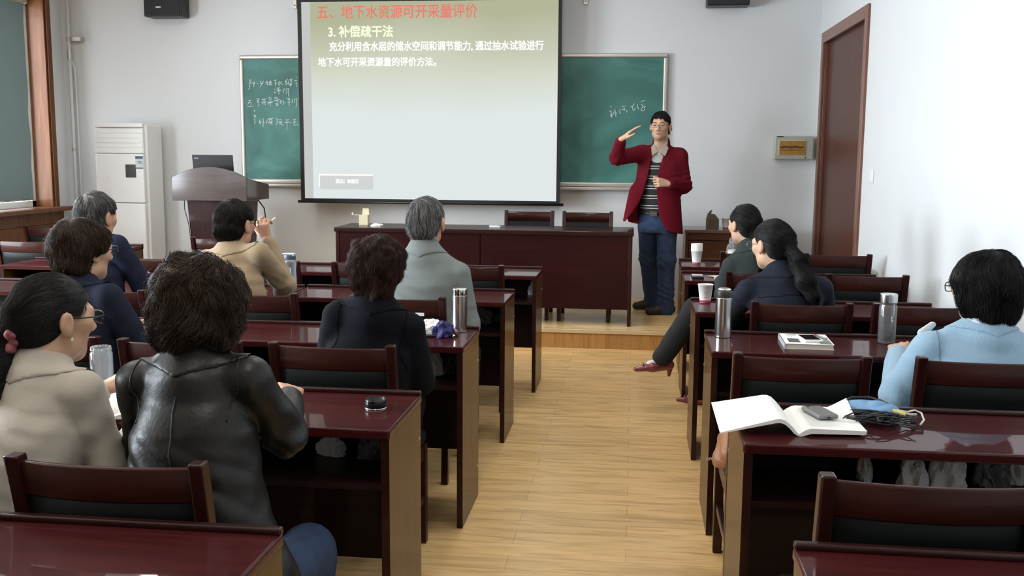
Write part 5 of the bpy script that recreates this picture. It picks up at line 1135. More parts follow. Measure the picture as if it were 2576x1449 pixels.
hand_prims(S, wl_ + V3(-0.008, -0.006, 0.004), V3(-0.86, -0.48, 0.10), V3(-0.1, 0.1, 1.0), V3(-0.30, 0.85, 0.0), 0.180, (1.0, 1.25, 1.3, 1.35), 0.35, 0.04)
for hp, kn, an in legs_: S.cone(hp, kn, 0.07, 0.05, 0.03); S.cone(kn, an, 0.05, 0.035, 0.02)
for (hp, kn, an), d in zip(legs_, fd): S.cone(an + V3(0, 0, -0.03), an + d * 0.14 + V3(0, 0, -0.05), 0.03, 0.022, 0.02)
solid('body', S, 0.0045, SKIN_PALE, root); face_bits(root, HC, H, 1.0, S)
make_hair(root, HC, H, 1.0, [((0, -0.012, 0.034), (0.081, 0.104, 0.094)), ((0, -0.05, -0.03), (0.066, 0.06, 0.06))], [(-0.12, -0.056), (-0.065, -0.064), (-0.035, -0.02), (-0.012, 0.022), (0.02, 0.022), (0.040, 0.030), (0.062, 0.066), (0.1, 0.076)], HAIR_BLACK, n=2000, rough=0.003, lift=0.006, seed=21, h=0.005)
glasses(H, HC, 1.0, root, GL_METAL, 1.15)
# jumper with pairs of white stripes
m, nt, p = new_mat('striped_jumper'); tc = nt.nodes.new('ShaderNodeTexCoord'); sep = nt.nodes.new('ShaderNodeSeparateXYZ'); nt.links.new(tc.outputs['Object'], sep.inputs[0])
mo = nt.nodes.new('ShaderNodeMath'); mo.operation = 'ADD'; mo.inputs[1].default_value = 10 * 0.0835 - 0.915; nt.links.new(sep.outputs[2], mo.inputs[0])
md = nt.nodes.new('ShaderNodeMath'); md.operation = 'MODULO'; md.inputs[1].default_value = 0.0835; nt.links.new(mo.outputs[0], md.inputs[0])
cr = nt.nodes.new('ShaderNodeValToRGB'); cr.color_ramp.interpolation = 'CONSTANT'
ml = nt.nodes.new('ShaderNodeMath'); ml.operation = 'MULTIPLY'; ml.inputs[1].default_value = 1 / 0.0835; nt.links.new(md.outputs[0], ml.inputs[0]); nt.links.new(ml.outputs[0], cr.inputs[0])
dk, wt = (0.016, 0.017, 0.018, 1), (0.60, 0.60, 0.60, 1); cr.color_ramp.elements[0].color = dk; cr.color_ramp.elements[1].position = 0.05; cr.color_ramp.elements[1].color = wt
for q, c_ in ((0.12, dk), (0.32, wt), (0.39, dk)):
    e = cr.color_ramp.elements.new(q); e.color = c_
nt.links.new(cr.outputs[0], p.inputs['Base Color']); p.inputs['Roughness'].default_value = 0.9
W = Sdf(); W.loft(pel + up * 0.13, up, right, Lt - 0.13, [(0, 0.155, 0.106, 0.005), (0.3, 0.155, 0.106, 0.005), (0.7, 0.150, 0.098, 0.0), (0.86, 0.110, 0.068, 0), (0.95, 0.075, 0.062, 0), (1, 0.064, 0.060, 0.005)], 0.03)
vn = HC * 0 + nb + fwd * 0.12
W.cut(lambda P: np.where((P - nb) @ fwd > 0.02, ((P - nb) @ up + 0.085 - np.abs((P - nb) @ right) * 1.35), (P - nb) @ up - 0.01).astype(f32))
W.disp(lambda P: (0.003 * wav(P, 35, 2)).astype(f32))
solid('jumper', W, 0.006, m, root)
SHIRT = mat('grey_white_shirt', (0.50, 0.49, 0.48), 0.85)
C_ = Sdf(); C_.loft(pel + up * 0.45, up, right, Lt - 0.46, [(0, 0.125, 0.090, 0.008), (0.7, 0.10, 0.078, 0.004), (0.9, 0.07, 0.066, 0.002), (1, 0.060, 0.058, 0.004)], 0.02)
C_.cone(nb + up * 0.002, nb + up * 0.04 - fwd * 0.012, 0.070, 0.063, 0.008)
C_.cut(lambda P: np.where((P - nb) @ fwd > 0.0, ((P - nb) @ up - 0.012 + 0.050 - np.abs((P - nb) @ right) * 1.6), -1).astype(f32))
cl = solid('shirt_collar', C_, 0.005, SHIRT, root)
b = MB()
for q in (-1, 1):
    a0 = nb + fwd * 0.048 + right * q * 0.050 + up * 0.020; a1 = nb + fwd * 0.092 + right * q * 0.012 - up * 0.045; a2 = nb + fwd * 0.098 + right * q * 0.055 - up * 0.080; a3 = nb + fwd * 0.055 + right * q * 0.075 - up * 0.015
    o = np.array(root.location); t_ = fwd * 0.005
    b.add([a0 - o, a1 - o, a2 - o, a3 - o, a0 - o + t_, a1 - o + t_, a2 - o + t_, a3 - o + t_], [(3, 2, 1, 0), (4, 5, 6, 7), (0, 1, 5, 4), (1, 2, 6, 5), (2, 3, 7, 6), (3, 0, 4, 7)])
b.build('collar_point', mat('collar_inner', (0.42, 0.34, 0.28), 0.85), cl)
bt = MB(); q_ = nb + fwd * 0.092 - up * 0.062 - np.array(root.location); bt.tube([q_, q_ + fwd * 0.006], 0.006, 10); bt.build('button', WHITE_PL, cl)
# blazer, open in front
Z_OPEN = np.array([[0.80, 0.36, 0.31], [0.96, 0.285, 0.255], [1.10, 0.155, 0.205], [1.30, 0.105, 0.178], [1.42, 0.120, 0.200], [1.50, 0.140, 0.232], [1.56, 0.155, 0.262], [1.62, 0.165, 0.275]])   # z, left edge x offset, right edge x
B_ = Sdf()
B_.loft(pel - up * 0.055, up, right, Lt + 0.045, [(0, 0.225, 0.150, 0.005), (0.2, 0.205, 0.142, 0.005), (0.45, 0.186, 0.130, 0.0), (0.68, 0.198, 0.132, 0), (0.82, 0.190, 0.112, 0), (0.90, 0.150, 0.092, 0), (0.96, 0.092, 0.076, -0.004), (1, 0.072, 0.066, -0.01)], 0.03)
for sp, e, w in ((shr, er, wr), (shl, el, wl_)):
    B_.cone(nb - up * 0.035, sp, 0.045, 0.062, 0.05); B_.cone(sp, e, 0.070, 0.060, 0.04); B_.cone(e, e + (w - e) * 0.90, 0.060, 0.046, 0.02)
B_.cone(nb - fwd * 0.012, nb + up * 0.022 - fwd * 0.02, 0.078, 0.074, 0.01)
# the right front swings out to a point
B_.cone(V3(0.030, 8.66, 1.20), V3(-0.030, 8.61, 0.965), 0.075, 0.062, 0.08)
xl = np.interp
def opening(P):
    z = P[:, 2]; a = np.interp(z, [0.80, 0.955, 1.04, 1.12, 1.20, 1.32, 1.42, 1.50, 1.56, 1.64], [-0.085, -0.075, -0.01, 0.045, 0.075, 0.105, 0.125, 0.140, 0.155, 0.165]); c_ = np.interp(z, [0.80, 0.90, 1.00, 1.15, 1.30, 1.42, 1.50, 1.56, 1.64], [0.31, 0.275, 0.215, 0.195, 0.182, 0.205, 0.232, 0.258, 0.27])
    d = np.minimum(P[:, 0] - a, c_ - P[:, 0])             # > 0 inside the opening
    d = np.minimum(d, (8.665 - P[:, 1]))
    ar = np.linalg.norm(P - wl_, axis=1) - 0.10           # keep the sleeve whole
    ar = np.minimum(ar, np.sqrt((((P - el) - np.clip(((P - el) @ (wl_ - el)) / ((wl_ - el) @ (wl_ - el)), 0, 1)[:, None] * (wl_ - el)) ** 2).sum(1)) - 0.062)
    return np.minimum(d, ar).astype(f32)
B_.cut(opening); B_.cut(lambda P: (0.940 - 0.21 * P[:, 0] - P[:, 2]).astype(f32))
B_.cut(lambda P: (-(W(P) - 0.004)).astype(f32))
HOL = Sdf(); HOL.cone(V3(0.040, 8.66, 1.16), V3(-0.02, 8.615, 0.90), 0.058, 0.050, 0.06); HOL.loft(pel - up * 0.2, up, right, 0.40, [(0, 0.203, 0.132, 0.005), (0.6, 0.190, 0.128, 0.005), (1, 0.17, 0.115, 0.0)], 0.01)
B_.cut(lambda P: (-HOL(P, 0.2)).astype(f32))
def bfold(P):
    g = 0.4 * wav(P, 20, 4)
    for e, s0 in ((er, shr), (el, shl)): g += np.exp(-((P - e) ** 2).sum(1) / 0.014) * np.sin((P @ unit(e - s0)) * 140 + 3 * wav(P, 16, 1)) * 0.9
    return (0.0055 * g).astype(f32)
B_.disp(bfold)
REDJ = mat('red_corduroy', (0.125, 0.006, 0.014), 0.9, spec=0.15, bump=0.12, bscale=300)
bz = solid('blazer', B_, 0.0065, REDJ, root)
for pts in (([0.262, 8.52, 1.56], [0.25, 8.50, 1.48], [0.215, 8.50, 1.38], [0.190, 8.50, 1.28]), ([0.262, 8.52, 1.555], [0.300, 8.54, 1.515], [0.275, 8.53, 1.48], [0.235, 8.50, 1.35])):
    surf_tube('lapel_seam', B_, pts, 0.0028, mat('red_seam', (0.07, 0.004, 0.010), 0.9), bz, root)
# jeans, belt, shoes
TR = Sdf(); TR.loft(V3(0.205, 8.715, 0.86), V3(0, 0, 1), right, 0.185, [(0, 0.155, 0.108, 0), (0.4, 0.160, 0.118, 0), (1, 0.148, 0.110, 0)], 0.03)
for hp, kn, an in legs_: TR.cone(hp + V3(0, 0, -0.02), kn, 0.092, 0.076, 0.03); TR.cone(kn, an + V3(0, 0, 0.0), 0.074, 0.070, 0.03); TR.cone(an, an + V3(0, 0, -0.04), 0.070, 0.074, 0.02)
def jf(P):
    g = 0.5 * wav(P, 22, 3)
    for z0, w in ((0.33, 0.09), (0.62, 0.06), (0.93, 0.05)): g += np.exp(-((P[:, 2] - z0) / w) ** 2) * (1 - 2 * np.abs(np.sin(P[:, 2] * 44 + P[:, 0] * 30 + P[:, 1] * 14 + 4.0 * wav(P, 9, 5)))) * 0.7
    return (0.0060 * g).astype(f32)
TR.disp(jf); TR.cut(lambda P: (P[:, 2] - 1.045).astype(f32))
solid('jeans', TR, 0.0065, JEANS, root)
BE = Sdf(); BE.loft(V3(0.205, 8.715, 1.018), V3(0, 0, 1), right, 0.035, [(0, 0.162, 0.122, 0.0), (1, 0.160, 0.121, 0.0)], 0.01); bl_ = solid('belt', BE, 0.005, BELTM, root)
bk = MB(); c0 = V3(0.19, 8.715, 1.035) + fwd * 0.125 - np.array(root.location)
bk.add([c0 + right * a + up * b2 + fwd * t for t in (0, 0.008) for a, b2 in ((-0.03, -0.02), (0.03, -0.02), (0.03, 0.02), (-0.03, 0.02))], [(3, 2, 1, 0), (4, 5, 6, 7), (0, 1, 5, 4), (1, 2, 6, 5), (2, 3, 7, 6), (3, 0, 4, 7)]); bk.build('buckle', STEEL, bl_)
for (hp, kn, an), d, c_ in zip(legs_, fd, ((0.022, 0.022, 0.016), (0.018, 0.013, 0.013))):
    F = Sdf(); b0 = V3(an[0], an[1], PZ)
    F.cone(b0 - d * 0.055 + V3(0, 0, 0.045), b0 + d * 0.06 + V3(0, 0, 0.045), 0.040, 0.044, 0.02); F.cone(b0 + d * 0.06 + V3(0, 0, 0.042), b0 + d * 0.155 + V3(0, 0, 0.034), 0.044, 0.034, 0.02)
    F.cone(b0 - d * 0.01 + V3(0, 0, 0.05), b0 + V3(0, 0, 0.10), 0.045, 0.042, 0.03); F.cut(lambda P: (PZ + 0.003 - P[:, 2]).astype(f32))
    sh = solid('shoe', F, 0.006, mat('lecturer_shoe', c_, 0.5), root)
    lb = MB()
    for k in range(3):
        q = b0 + d * (0.045 + 0.022 * k) + V3(0, 0, 0.093 - 0.008 * k) - np.array(root.location); t = V3(-d[1], d[0], 0) * 0.018; lb.tube([q - t - V3(0, 0, 0.006), q, q + t - V3(0, 0, 0.006)], 0.003, 6)
    lb.build('laces', SHOE_D, sh)

# ------------------------------------------------------------------ small things
TISSUE = mat('tissue_paper', (0.62, 0.62, 0.61), 0.95); FILM = mat('plastic_film', (0.22, 0.22, 0.225), 0.35, alpha=0.75)
DARKFILM = mat('dark_plastic_film', (0.10, 0.10, 0.105), 0.4)
def crumple(name, loc, size, material, label, cat, group=None, seed=0, z0=0.0):
    """a crushed sheet: a ball folded by sharp ridged noise"""
    bm = bmesh.new(); bmesh.ops.create_icosphere(bm, subdivisions=4, radius=1.0)
    P = np.array([v.co[:] for v in bm.verts], np.float32)
    g = 0.55 * (1 - 2 * np.abs(wav(P, 2.6, seed))) + 0.35 * (1 - 2 * np.abs(wav(P, 5.3, seed + 4))) + 0.14 * wav(P, 11, seed + 7)
    P = P * (0.62 + 0.42 * g)[:, None] * np.array(size)
    P[:, 2] = (P[:, 2] - P[:, 2].min()) * 1.25; P[:, 2] = np.maximum(P[:, 2] - 0.36 * P[:, 2].max(), 0.0) * 1.25; P[:, :2] *= (1.25 - 0.35 * P[:, 2:] / P[:, 2].max())
    for v, q in zip(bm.verts, P): v.co = q
    me = bpy.data.meshes.new(name); bm.to_mesh(me); bm.free(); me.materials.append(material)
    o = bpy.data.objects.new(name, me); COL.objects.link(o); o.location = loc
    return tag(o, label, cat, group)
SZ = 0.5832
crumple('crumpled_tissue', (-0.865, 4.13, SZ), (0.075, 0.05, 0.075), TISSUE, 'crumpled white tissue on the shelf below the steel cup', 'tissue', 'crumpled tissues on the desk shelves', 3)
crumple('plastic_wrapper', (-0.765, 4.17, SZ), (0.035, 0.035, 0.07), DARKFILM, 'dark crumpled wrapper beside the tissue below the steel cup', 'wrapper', None, 9)
crumple('crumpled_tissue', (-0.925, 2.95, SZ), (0.048, 0.03, 0.034), TISSUE, 'crumpled grey tissue on the shelf below the black bottle cap', 'tissue', 'crumpled tissues on the desk shelves', 5)
crumple('plastic_wrapper', (-0.79, 2.95, SZ), (0.055, 0.035, 0.065), DARKFILM, 'dark see-through wrapper on the shelf below the black bottle cap', 'wrapper', None, 12)
crumple('plastic_wrapper', (-0.825, 5.44, SZ), (0.075, 0.05, 0.055), FILM, 'crumpled clear plastic bag on the shelf beside the green ball', 'plastic bag', None, 2)
b = MB(); b.lathe([(0.001, 0.0)] + [(0.030 * math.sin(math.pi * k / 14), 0.030 - 0.030 * math.cos(math.pi * k / 14)) for k in range(1, 14)] + [(0.001, 0.06)], 24)
o = b.build('ball', mat('green_ball', (0.09, 0.22, 0.10), 0.5), smooth=True); o.location = (-0.735, 5.47, SZ); tag(o, 'small green ball on the shelf of the second left desk', 'ball')
crumple('crumpled_tissue', (-0.668, 6.64, SZ), (0.03, 0.03, 0.055), TISSUE, 'small white tissue on the shelf of the frontmost left desk', 'tissue', 'crumpled tissues on the desk shelves', 6)
for x, y, sx_, sz_, sd, lab in ((0.805, 2.88, 0.045, 0.060, 3, 'left one of the two big white tissues under the open book desk'), (0.905, 2.89, 0.055, 0.080, 8, 'right one of the two big white tissues under the open book desk'),
                               (0.69, 2.95, 0.022, 0.05, 4, 'faint small tissue left of the two big tissues on the shelf'), (1.11, 2.98, 0.035, 0.07, 10, 'grey tissue at the far right of the shelf under the pouch')):
    crumple('crumpled_tissue', (x, y, SZ), (sx_, 0.04, sz_), TISSUE, lab, 'tissue', 'crumpled tissues on the desk shelves', sd)
crumple('plastic_wrapper', (1.04, 2.93, SZ), (0.055, 0.03, 0.055), DARKFILM, 'thin clear wrapper on the shelf right of the two big tissues', 'wrapper', None, 14)
b = MB(); b.box(-0.10, 0.10, -0.06, 0.06, 0, 0.012); b.box(-0.095, 0.095, -0.055, 0.058, 0.0125, 0.02)
o = b.build('magazine', mat('grey_magazine', (0.35, 0.36, 0.37), 0.6, vary=0.4, vscale=30), bevel=0.002); o.location = (-1.46, 2.76, SZ); tag(o, 'grey magazine on the shelf between the beige and leather jackets', 'magazine')

D_ = DH
def cup_vessel(name, loc, label, cat): return empty(name, loc, 0, label, cat)
# steel cup, left
c = cup_vessel('steel_tumbler', (-0.737, 4.215, D_), 'shiny steel vacuum cup at the aisle end of the left desk', 'cup')
MB().lathe([(0.001, 0), (0.031, 0), (0.0325, 0.003), (0.0325, 0.158), (0.0315, 0.160), (0.001, 0.160)], 40).build('cup_body', STEEL, c, bevel=0.0006)
MB().lathe([(0.001, 0.1605), (0.0322, 0.1605), (0.0328, 0.163), (0.0328, 0.186), (0.031, 0.190), (0.001, 0.191)], 40).build('cup_lid', CHROME, c, bevel=0.0006)
# thermos, right
c = cup_vessel('thermos_flask', (0.388, 4.27, D_), 'tall brushed steel thermos flask with dark collar on the right desk', 'thermos')
MB().lathe([(0.001, 0), (0.033, 0), (0.0345, 0.004), (0.0345, 0.166), (0.033, 0.170), (0.001, 0.170)], 40).build('flask_body', STEEL, c, bevel=0.0006)
MB().lathe([(0.001, 0.1702), (0.0335, 0.1702), (0.0345, 0.174), (0.0345, 0.190), (0.033, 0.197), (0.030, 0.2), (0.001, 0.2)], 40).build('collar', mat('flask_collar', (0.035, 0.03, 0.03), 0.4), c, bevel=0.0006)
MB().lathe([(0.001, 0.2002), (0.0295, 0.2002), (0.0285, 0.207), (0.02, 0.2105), (0.001, 0.2115)], 40).build('lid', CHROME, c, smooth=True)
# cap on the fourth desk
c = cup_vessel('bottle_cap', (-0.762, 2.885, D_), 'black and chrome bottle cap lying on the fourth left desk', 'cap')
MB().lathe([(0.026, 0.004), (0.031, 0.0005), (0.0325, 0.002), (0.0325, 0.026), (0.031, 0.0285), (0.029, 0.0285), (0.0285, 0.012), (0.001, 0.011)], 40, caps=False).build('cap_shell', mat('cap_black', (0.008, 0.008, 0.009), 0.18), c, smooth=True)
MB().lathe([(0.0312, 0.0), (0.0335, 0.0), (0.0335, 0.0035), (0.0312, 0.0035)], 40, caps=False).build('chrome_ring', CHROME, c, smooth=True)
def jar(loc, h, r, label, lid=None, wall=GLASS, name='glass_jar', cat='jar'):
    c = cup_vessel(name, loc, label, cat)
    MB().lathe([(0.001, 0.0), (r * 0.93, 0.0), (r, 0.004), (r, h * 0.86), (r * 0.90, h * 0.90), (r * 0.90, h * 0.925), (r * 0.95, h * 0.93), (r * 0.95, h * 0.945), (r * 0.9, h * 0.95), (r * 0.9, h),
                (r * 0.84, h), (r * 0.84, h * 0.90), (r * 0.92, h * 0.85), (r * 0.92, 0.016), (r * 0.5, 0.012), (0.001, 0.012)], 40, caps=False).build('jar_wall', wall, c, smooth=True)
    MB().lathe([(0.001, 0.0005), (r * 0.92, 0.0005), (r * 0.92, 0.010), (0.001, 0.010)], 40).build('thick_base', glass('base_glass', (0.95, 0.97, 0.97), 0.05, 0.7, 0.15), c, smooth=True)
    if lid:
        MB().lathe([(0.001, h * 0.955), (r * 0.98, h * 0.955), (r, h * 0.965), (r, h + lid - 0.004), (r * 0.95, h + lid), (0.001, h + lid)], 40).build('steel_lid', STEEL, c, bevel=0.0006)
    return c
GL2 = glass('drinking_glass', (0.98, 0.99, 0.99), 0.03, 0.72, 0.06)
jar((-1.665, 2.935, D_), 0.152, 0.0345, 'open clear glass jar on the desk between the beige and leather jackets', None, GL2)
jar((1.05, 4.235, D_), 0.178, 0.0355, 'tall clear glass bottle with steel lid on the right desk', 0.028, GL2, 'glass_bottle', 'bottle')
# water bottle
c = cup_vessel('water_bottle', (-1.915, 5.41, D_), 'clear water bottle with blue and white flip lid', 'bottle')
WB = glass('bottle_plastic', (0.95, 0.98, 1.0), 0.05, 0.75, 0.08)
MB().lathe([(0.001, 0.0), (0.033, 0.0), (0.036, 0.004), (0.036, 0.06), (0.0335, 0.095), (0.0335, 0.115), (0.037, 0.145), (0.036, 0.162), (0.033, 0.168), (0.031, 0.168), (0.034, 0.16), (0.035, 0.145), (0.0315, 0.115), (0.0315, 0.095), (0.034, 0.06), (0.034, 0.008), (0.001, 0.006)], 36, caps=False).build('bottle_wall', WB, c, smooth=True)
MB().lathe([(0.001, 0.002), (0.0325, 0.002), (0.0325, 0.022), (0.001, 0.022)], 30).build('white_base', mat('milky_base', (0.75, 0.78, 0.80), 0.5), c, smooth=True)
MB().lathe([(0.001, 0.1685), (0.032, 0.1685), (0.033, 0.171), (0.033, 0.186), (0.030, 0.195), (0.001, 0.195)], 32).build('blue_collar', mat('slate_blue_plastic', (0.055, 0.085, 0.13), 0.4), c, bevel=0.0006)
b = MB(); b.box(-0.036, 0.030, -0.022, 0.022, 0.1955, 0.203); b.box(0.0, 0.030, -0.022, 0.022, 0.186, 0.196); b.build('flip_lid', mat('pale_blue_plastic', (0.62, 0.70, 0.77), 0.35), c, bevel=0.004)
lb = MB(); lb.grid([[(0.0362 * math.sin(a), -0.0362 * math.cos(a), z) for a in np.linspace(-0.5, 0.5, 9)] for z in (0.035, 0.085)] + [[(0.0350 * math.sin(a), -0.0350 * math.cos(a), z) for a in np.linspace(-0.5, 0.5, 9)] for z in (0.10, 0.125)]); lo_ = lb.build('bottle_label', mat('bottle_label', (0.66, 0.70, 0.72), 0.7), c, smooth=True)
lb = MB()
for z, w, hh_ in ((0.112, 0.30, 0.010), (0.097, 0.34, 0.004), (0.088, 0.3, 0.003), (0.06, 0.2, 0.003)): lb.grid([[(0.0366 * math.sin(a), -0.0366 * math.cos(a), z + dz) for a in np.linspace(-w, w, 7)] for dz in (0, hh_)])
lb.build('label_print', mat('label_grey_ink', (0.16, 0.18, 0.2), 0.7), lo_)
# paper cups on the right desks
paper_cup(0.450, 7.18, D_, 'stack of nested white paper cups on the frontmost right desk', 8, rz=0.3)
paper_cup(0.383, 5.29, D_, 'single white paper cup with red band beside the steel thermos', 1, rz=0.35)
# tissue pack, phone, blue thing, beads on the third left desk
t_ = crumple('tissue_pack', (-0.872, 4.235, D_), (0.075, 0.04, 0.028), mat('tissue_pack_white', (0.85, 0.85, 0.85), 0.8), 'white tissue pack on the third left desk behind the phone', 'tissue pack', None, 4)
ph = empty('phone_case', (-0.850, 4.115, D_), 0.25, 'black phone lying before the white tissue pack', 'phone')
MB().box(-0.040, 0.040, -0.065, 0.065, 0.0, 0.012).build('case', BLACK_PL, ph, bevel=0.004)
MB().box(-0.035, 0.035, -0.058, 0.058, 0.012, 0.0128).build('screen', mat('phone_glass', (0.02, 0.022, 0.025), 0.05), ph)
crumple('hair_band', (-0.785, 4.085, D_), (0.05, 0.045, 0.04), mat('blue_scrunch', (0.018, 0.014, 0.11), 0.6), 'crumpled dark blue cloth band beside the black phone', 'cloth band', None, 11)
b = MB(); b.lathe([(0.001, 0.0)] + [(0.013 * math.sin(math.pi * k / 10), 0.013 - 0.013 * math.cos(math.pi * k / 10)) for k in range(1, 10)] + [(0.001, 0.026)], 16)
o = b.build('charm_bead', mat('amber_bead', (0.20, 0.13, 0.10), 0.2), smooth=True); o.location = (-0.738, 4.125, D_); tag(o, 'small brown bead charm right of the blue cloth band', 'charm')
b = MB()
for k in range(14):
    t = k / 13; p = (-0.925 + 0.035 * t, 4.22 - 0.26 * t, 0.004)
    b.tube([(p[0], p[1] - 0.006, p[2]), (p[0], p[1] - 0.003, p[2]), (p[0], p[1] + 0.003, p[2]), (p[0], p[1] + 0.006, p[2])], [0.0015, 0.004, 0.004, 0.0015], 8)
o = b.build('bead_string', mat('white_beads', (0.75, 0.74, 0.72), 0.3), smooth=True); o.location = (0, 0, D_); tag(o, 'string of white beads hanging from the phone on the third desk', 'bead string')
# notebook between beige and leather
def page_rows(x0, x1, w, hump, n=14, lean=0.0):
    return None
nb_ = empty('notebook', (-1.50, 2.78, D_), 0.15, 'open white notebook on the desk between the beige and leather jackets', 'notebook')
b = MB()
for s_ in (-1, 1):
    rows = []
    for yy in (-0.14, 0.14):
        rows.append([(s_ * 0.20 * t, yy, 0.004 + 0.026 * math.sin(min(1, t * 2.2) * math.pi / 2) * (1 - 0.72 * t)) for t in np.linspace(0, 1, 12)])
    rows2 = [[(p[0], p[1], 0.001) for p in r] for r in rows]
    b.grid([rows2[0], rows[0], rows[1], rows2[1]])
b.build('pages', PAPER, nb_)
MB().box(-0.205, 0.205, -0.143, 0.143, 0.0, 0.001).build('cover', mat('notebook_cover', (0.2, 0.2, 0.22), 0.6), nb_)
# black handset and white sheet on the second right desk
ph = empty('phone_case', (0.408, 6.36, D_), 0.0, 'black phone with a white strip at the aisle end of the second right desk', 'phone')
MB().box(-0.036, 0.036, -0.07, 0.07, 0.0, 0.014).build('case', BLACK_PL, ph, bevel=0.003)
MB().box(-0.034, 0.034, -0.01, 0.066, 0.0141, 0.0148).build('white_strip', mat('phone_strip', (0.6, 0.6, 0.62), 0.2), ph)
b = MB(); b.add([(-0.11, 0.02, 0.006), (0.13, -0.16, 0.001), (0.16, 0.16, 0.001), (-0.11, 0.02, 0.007), (0.13, -0.16, 0.002), (0.16, 0.16, 0.002)], [(2, 1, 0), (3, 4, 5), (0, 1, 4, 3), (1, 2, 5, 4), (2, 0, 3, 5)])
o = b.build('paper_sheet', PAPER); o.location = (0.575, 6.40, D_); tag(o, 'folded white sheet of paper beside the black phone with white strip', 'paper')
# clear plastic bag with a white roll on the frontmost right desk
pbx = empty('plastic_bag', (0.72, 7.20, D_), 0, 'clear plastic bag with a white roll beside the tied haired woman', 'plastic bag')
BG = Sdf(); BG.cone((0.72, 7.20, D_ + 0.075), (0.735, 7.20, D_ + 0.15), 0.075, 0.055, 0.03); BG.cone((0.735, 7.20, D_ + 0.15), (0.755, 7.20, D_ + 0.23), 0.055, 0.018, 0.03); BG.disp(lambda P: (0.007 * (1 - 2 * np.abs(wav(P, 55, 3)))).astype(f32))
solid('bag_film', BG, 0.006, glass('bag_film', (0.97, 0.98, 0.98), 0.12, 0.75, 0.12), pbx)
MB().lathe([(0.001, 0.005), (0.052, 0.005), (0.055, 0.009), (0.055, 0.10), (0.052, 0.104), (0.018, 0.104), (0.018, 0.09), (0.001, 0.09)], 32).build('white_roll', TISSUE, pbx, smooth=True)
# book, phone and pen on the fourth right desk
bk = empty('textbook', (0.712, 4.16, D_), -0.03, 'closed paperback textbook with white printed cover on the right desk', 'book')
MB().box(-0.093, 0.093, -0.115, 0.115, 0.0015, 0.0195).build('pages', mat('book_pages', (0.62, 0.55, 0.47), 0.9), bk)
MB().box(-0.096, 0.096, -0.118, 0.118, 0.0195, 0.0208).build('front_cover', PAPER, bk, bevel=0.0004)
MB().box(-0.096, 0.096, -0.118, 0.118, 0.0, 0.0013).build('back_cover', PAPER, bk)
MB().box(-0.097, -0.093, -0.118, 0.118, 0.0, 0.0208).build('spine', mat('book_spine', (0.5, 0.52, 0.56), 0.5), bk)
for x0, x1, y0, y1, c_ in ((-0.075, -0.030, -0.085, 0.0, (0.10, 0.11, 0.14)), (0.045, 0.09, -0.10, -0.02, (0.20, 0.25, 0.23)), (0.03, 0.09, -0.108, -0.10, (0.05, 0.06, 0.06)), (-0.07, -0.005, 0.085, 0.093, (0.12, 0.12, 0.13)), (-0.065, -0.03, 0.06, 0.066, (0.25, 0.25, 0.25)), (0.03, 0.055, 0.05, 0.056, (0.25, 0.25, 0.25))):
    MB().box(x0, x1, y0, y1, 0.0209, 0.0212).build('cover_print', mat('cover_ink', c_, 0.5), bk)
ph = empty('smartphone', (0.725, 4.15, D_ + 0.0212), 0.12, 'black and white smartphone lying on the closed textbook', 'phone')
MB().box(-0.036, 0.036, -0.068, 0.068, 0.0, 0.009).build('shell', WHITE_PL, ph, bevel=0.003)
MB().box(-0.031, 0.031, -0.052, 0.055, 0.009, 0.0095).build('screen', mat('phone_screen', (0.008, 0.008, 0.009), 0.06), ph)
b = MB(); b.tube([(0, -0.05, 0.0045), (0, 0.05, 0.0045)], 0.0042, 10)
o = b.build('lip_pen', mat('pen_grey', (0.30, 0.30, 0.32), 0.3, metal=0.4), smooth=True); o.location = (0.775, 4.19, D_ + 0.0213); o.rotation_euler = (0, 0, 0.35); tag(o, 'grey pen with red end lying across the textbook', 'pen')
MB().tube([(0, 0.028, 0.0045), (0, 0.040, 0.0045)], 0.0045, 10).build('red_ring', mat('pen_red', (0.35, 0.02, 0.04), 0.4), o)
# open thick book, grey phone, pouch and cords on the fifth right desk
ob = empty('open_book', (0.462, 2.88, D_), 0.02, 'thick white book lying open over the edge of the right desk', 'book')
def leaf(s_, w, hgt, prof, thick):
    """page block: prof(t) gives the top height across the width"""
    b = MB(); n = 18; top = []; bot = []
    for yy in np.linspace(-hgt, hgt, 7):
        top.append([(s_ * w * t, yy + 0.012 * s_ * t, prof(t, yy)) for t in np.linspace(0, 1, n)]); bot.append([(s_ * w * t * 0.985, yy + 0.012 * s_ * t, max(0.0005, prof(t, yy) - thick(t))) for t in np.linspace(0, 1, n)])
    b.grid(top); b.grid([r[::-1] for r in bot])
    for e in (0, -1): b.grid([top[e], bot[e]])
    b.grid([[r[-1] for r in top], [r[-1] for r in bot]]); return b
LP = lambda t, yy: 0.006 + 0.050 * math.sin(min(1, t * 3.4) * math.pi / 2) * (1 - 0.95 * max(0, t - 0.18)) + 0.010 * (yy / 0.13) * t
leaf(-1, 0.215, 0.130, LP, lambda t: 0.014 * (1 - 0.8 * t)).build('left_pages', PAPER, ob, smooth=True)
RP = lambda t, yy: 0.006 + 0.018 * math.sin(min(1, t * 5) * math.pi / 2) - 0.006 * t + (0.030 * max(0, t - 0.72) / 0.28 * max(0, yy) / 0.13)
leaf(1, 0.185, 0.130, RP, lambda t: 0.016 * (1 - 0.35 * t)).build('right_pages', PAPER, ob, smooth=True)
b = MB()
rng_ = random.Random(3)
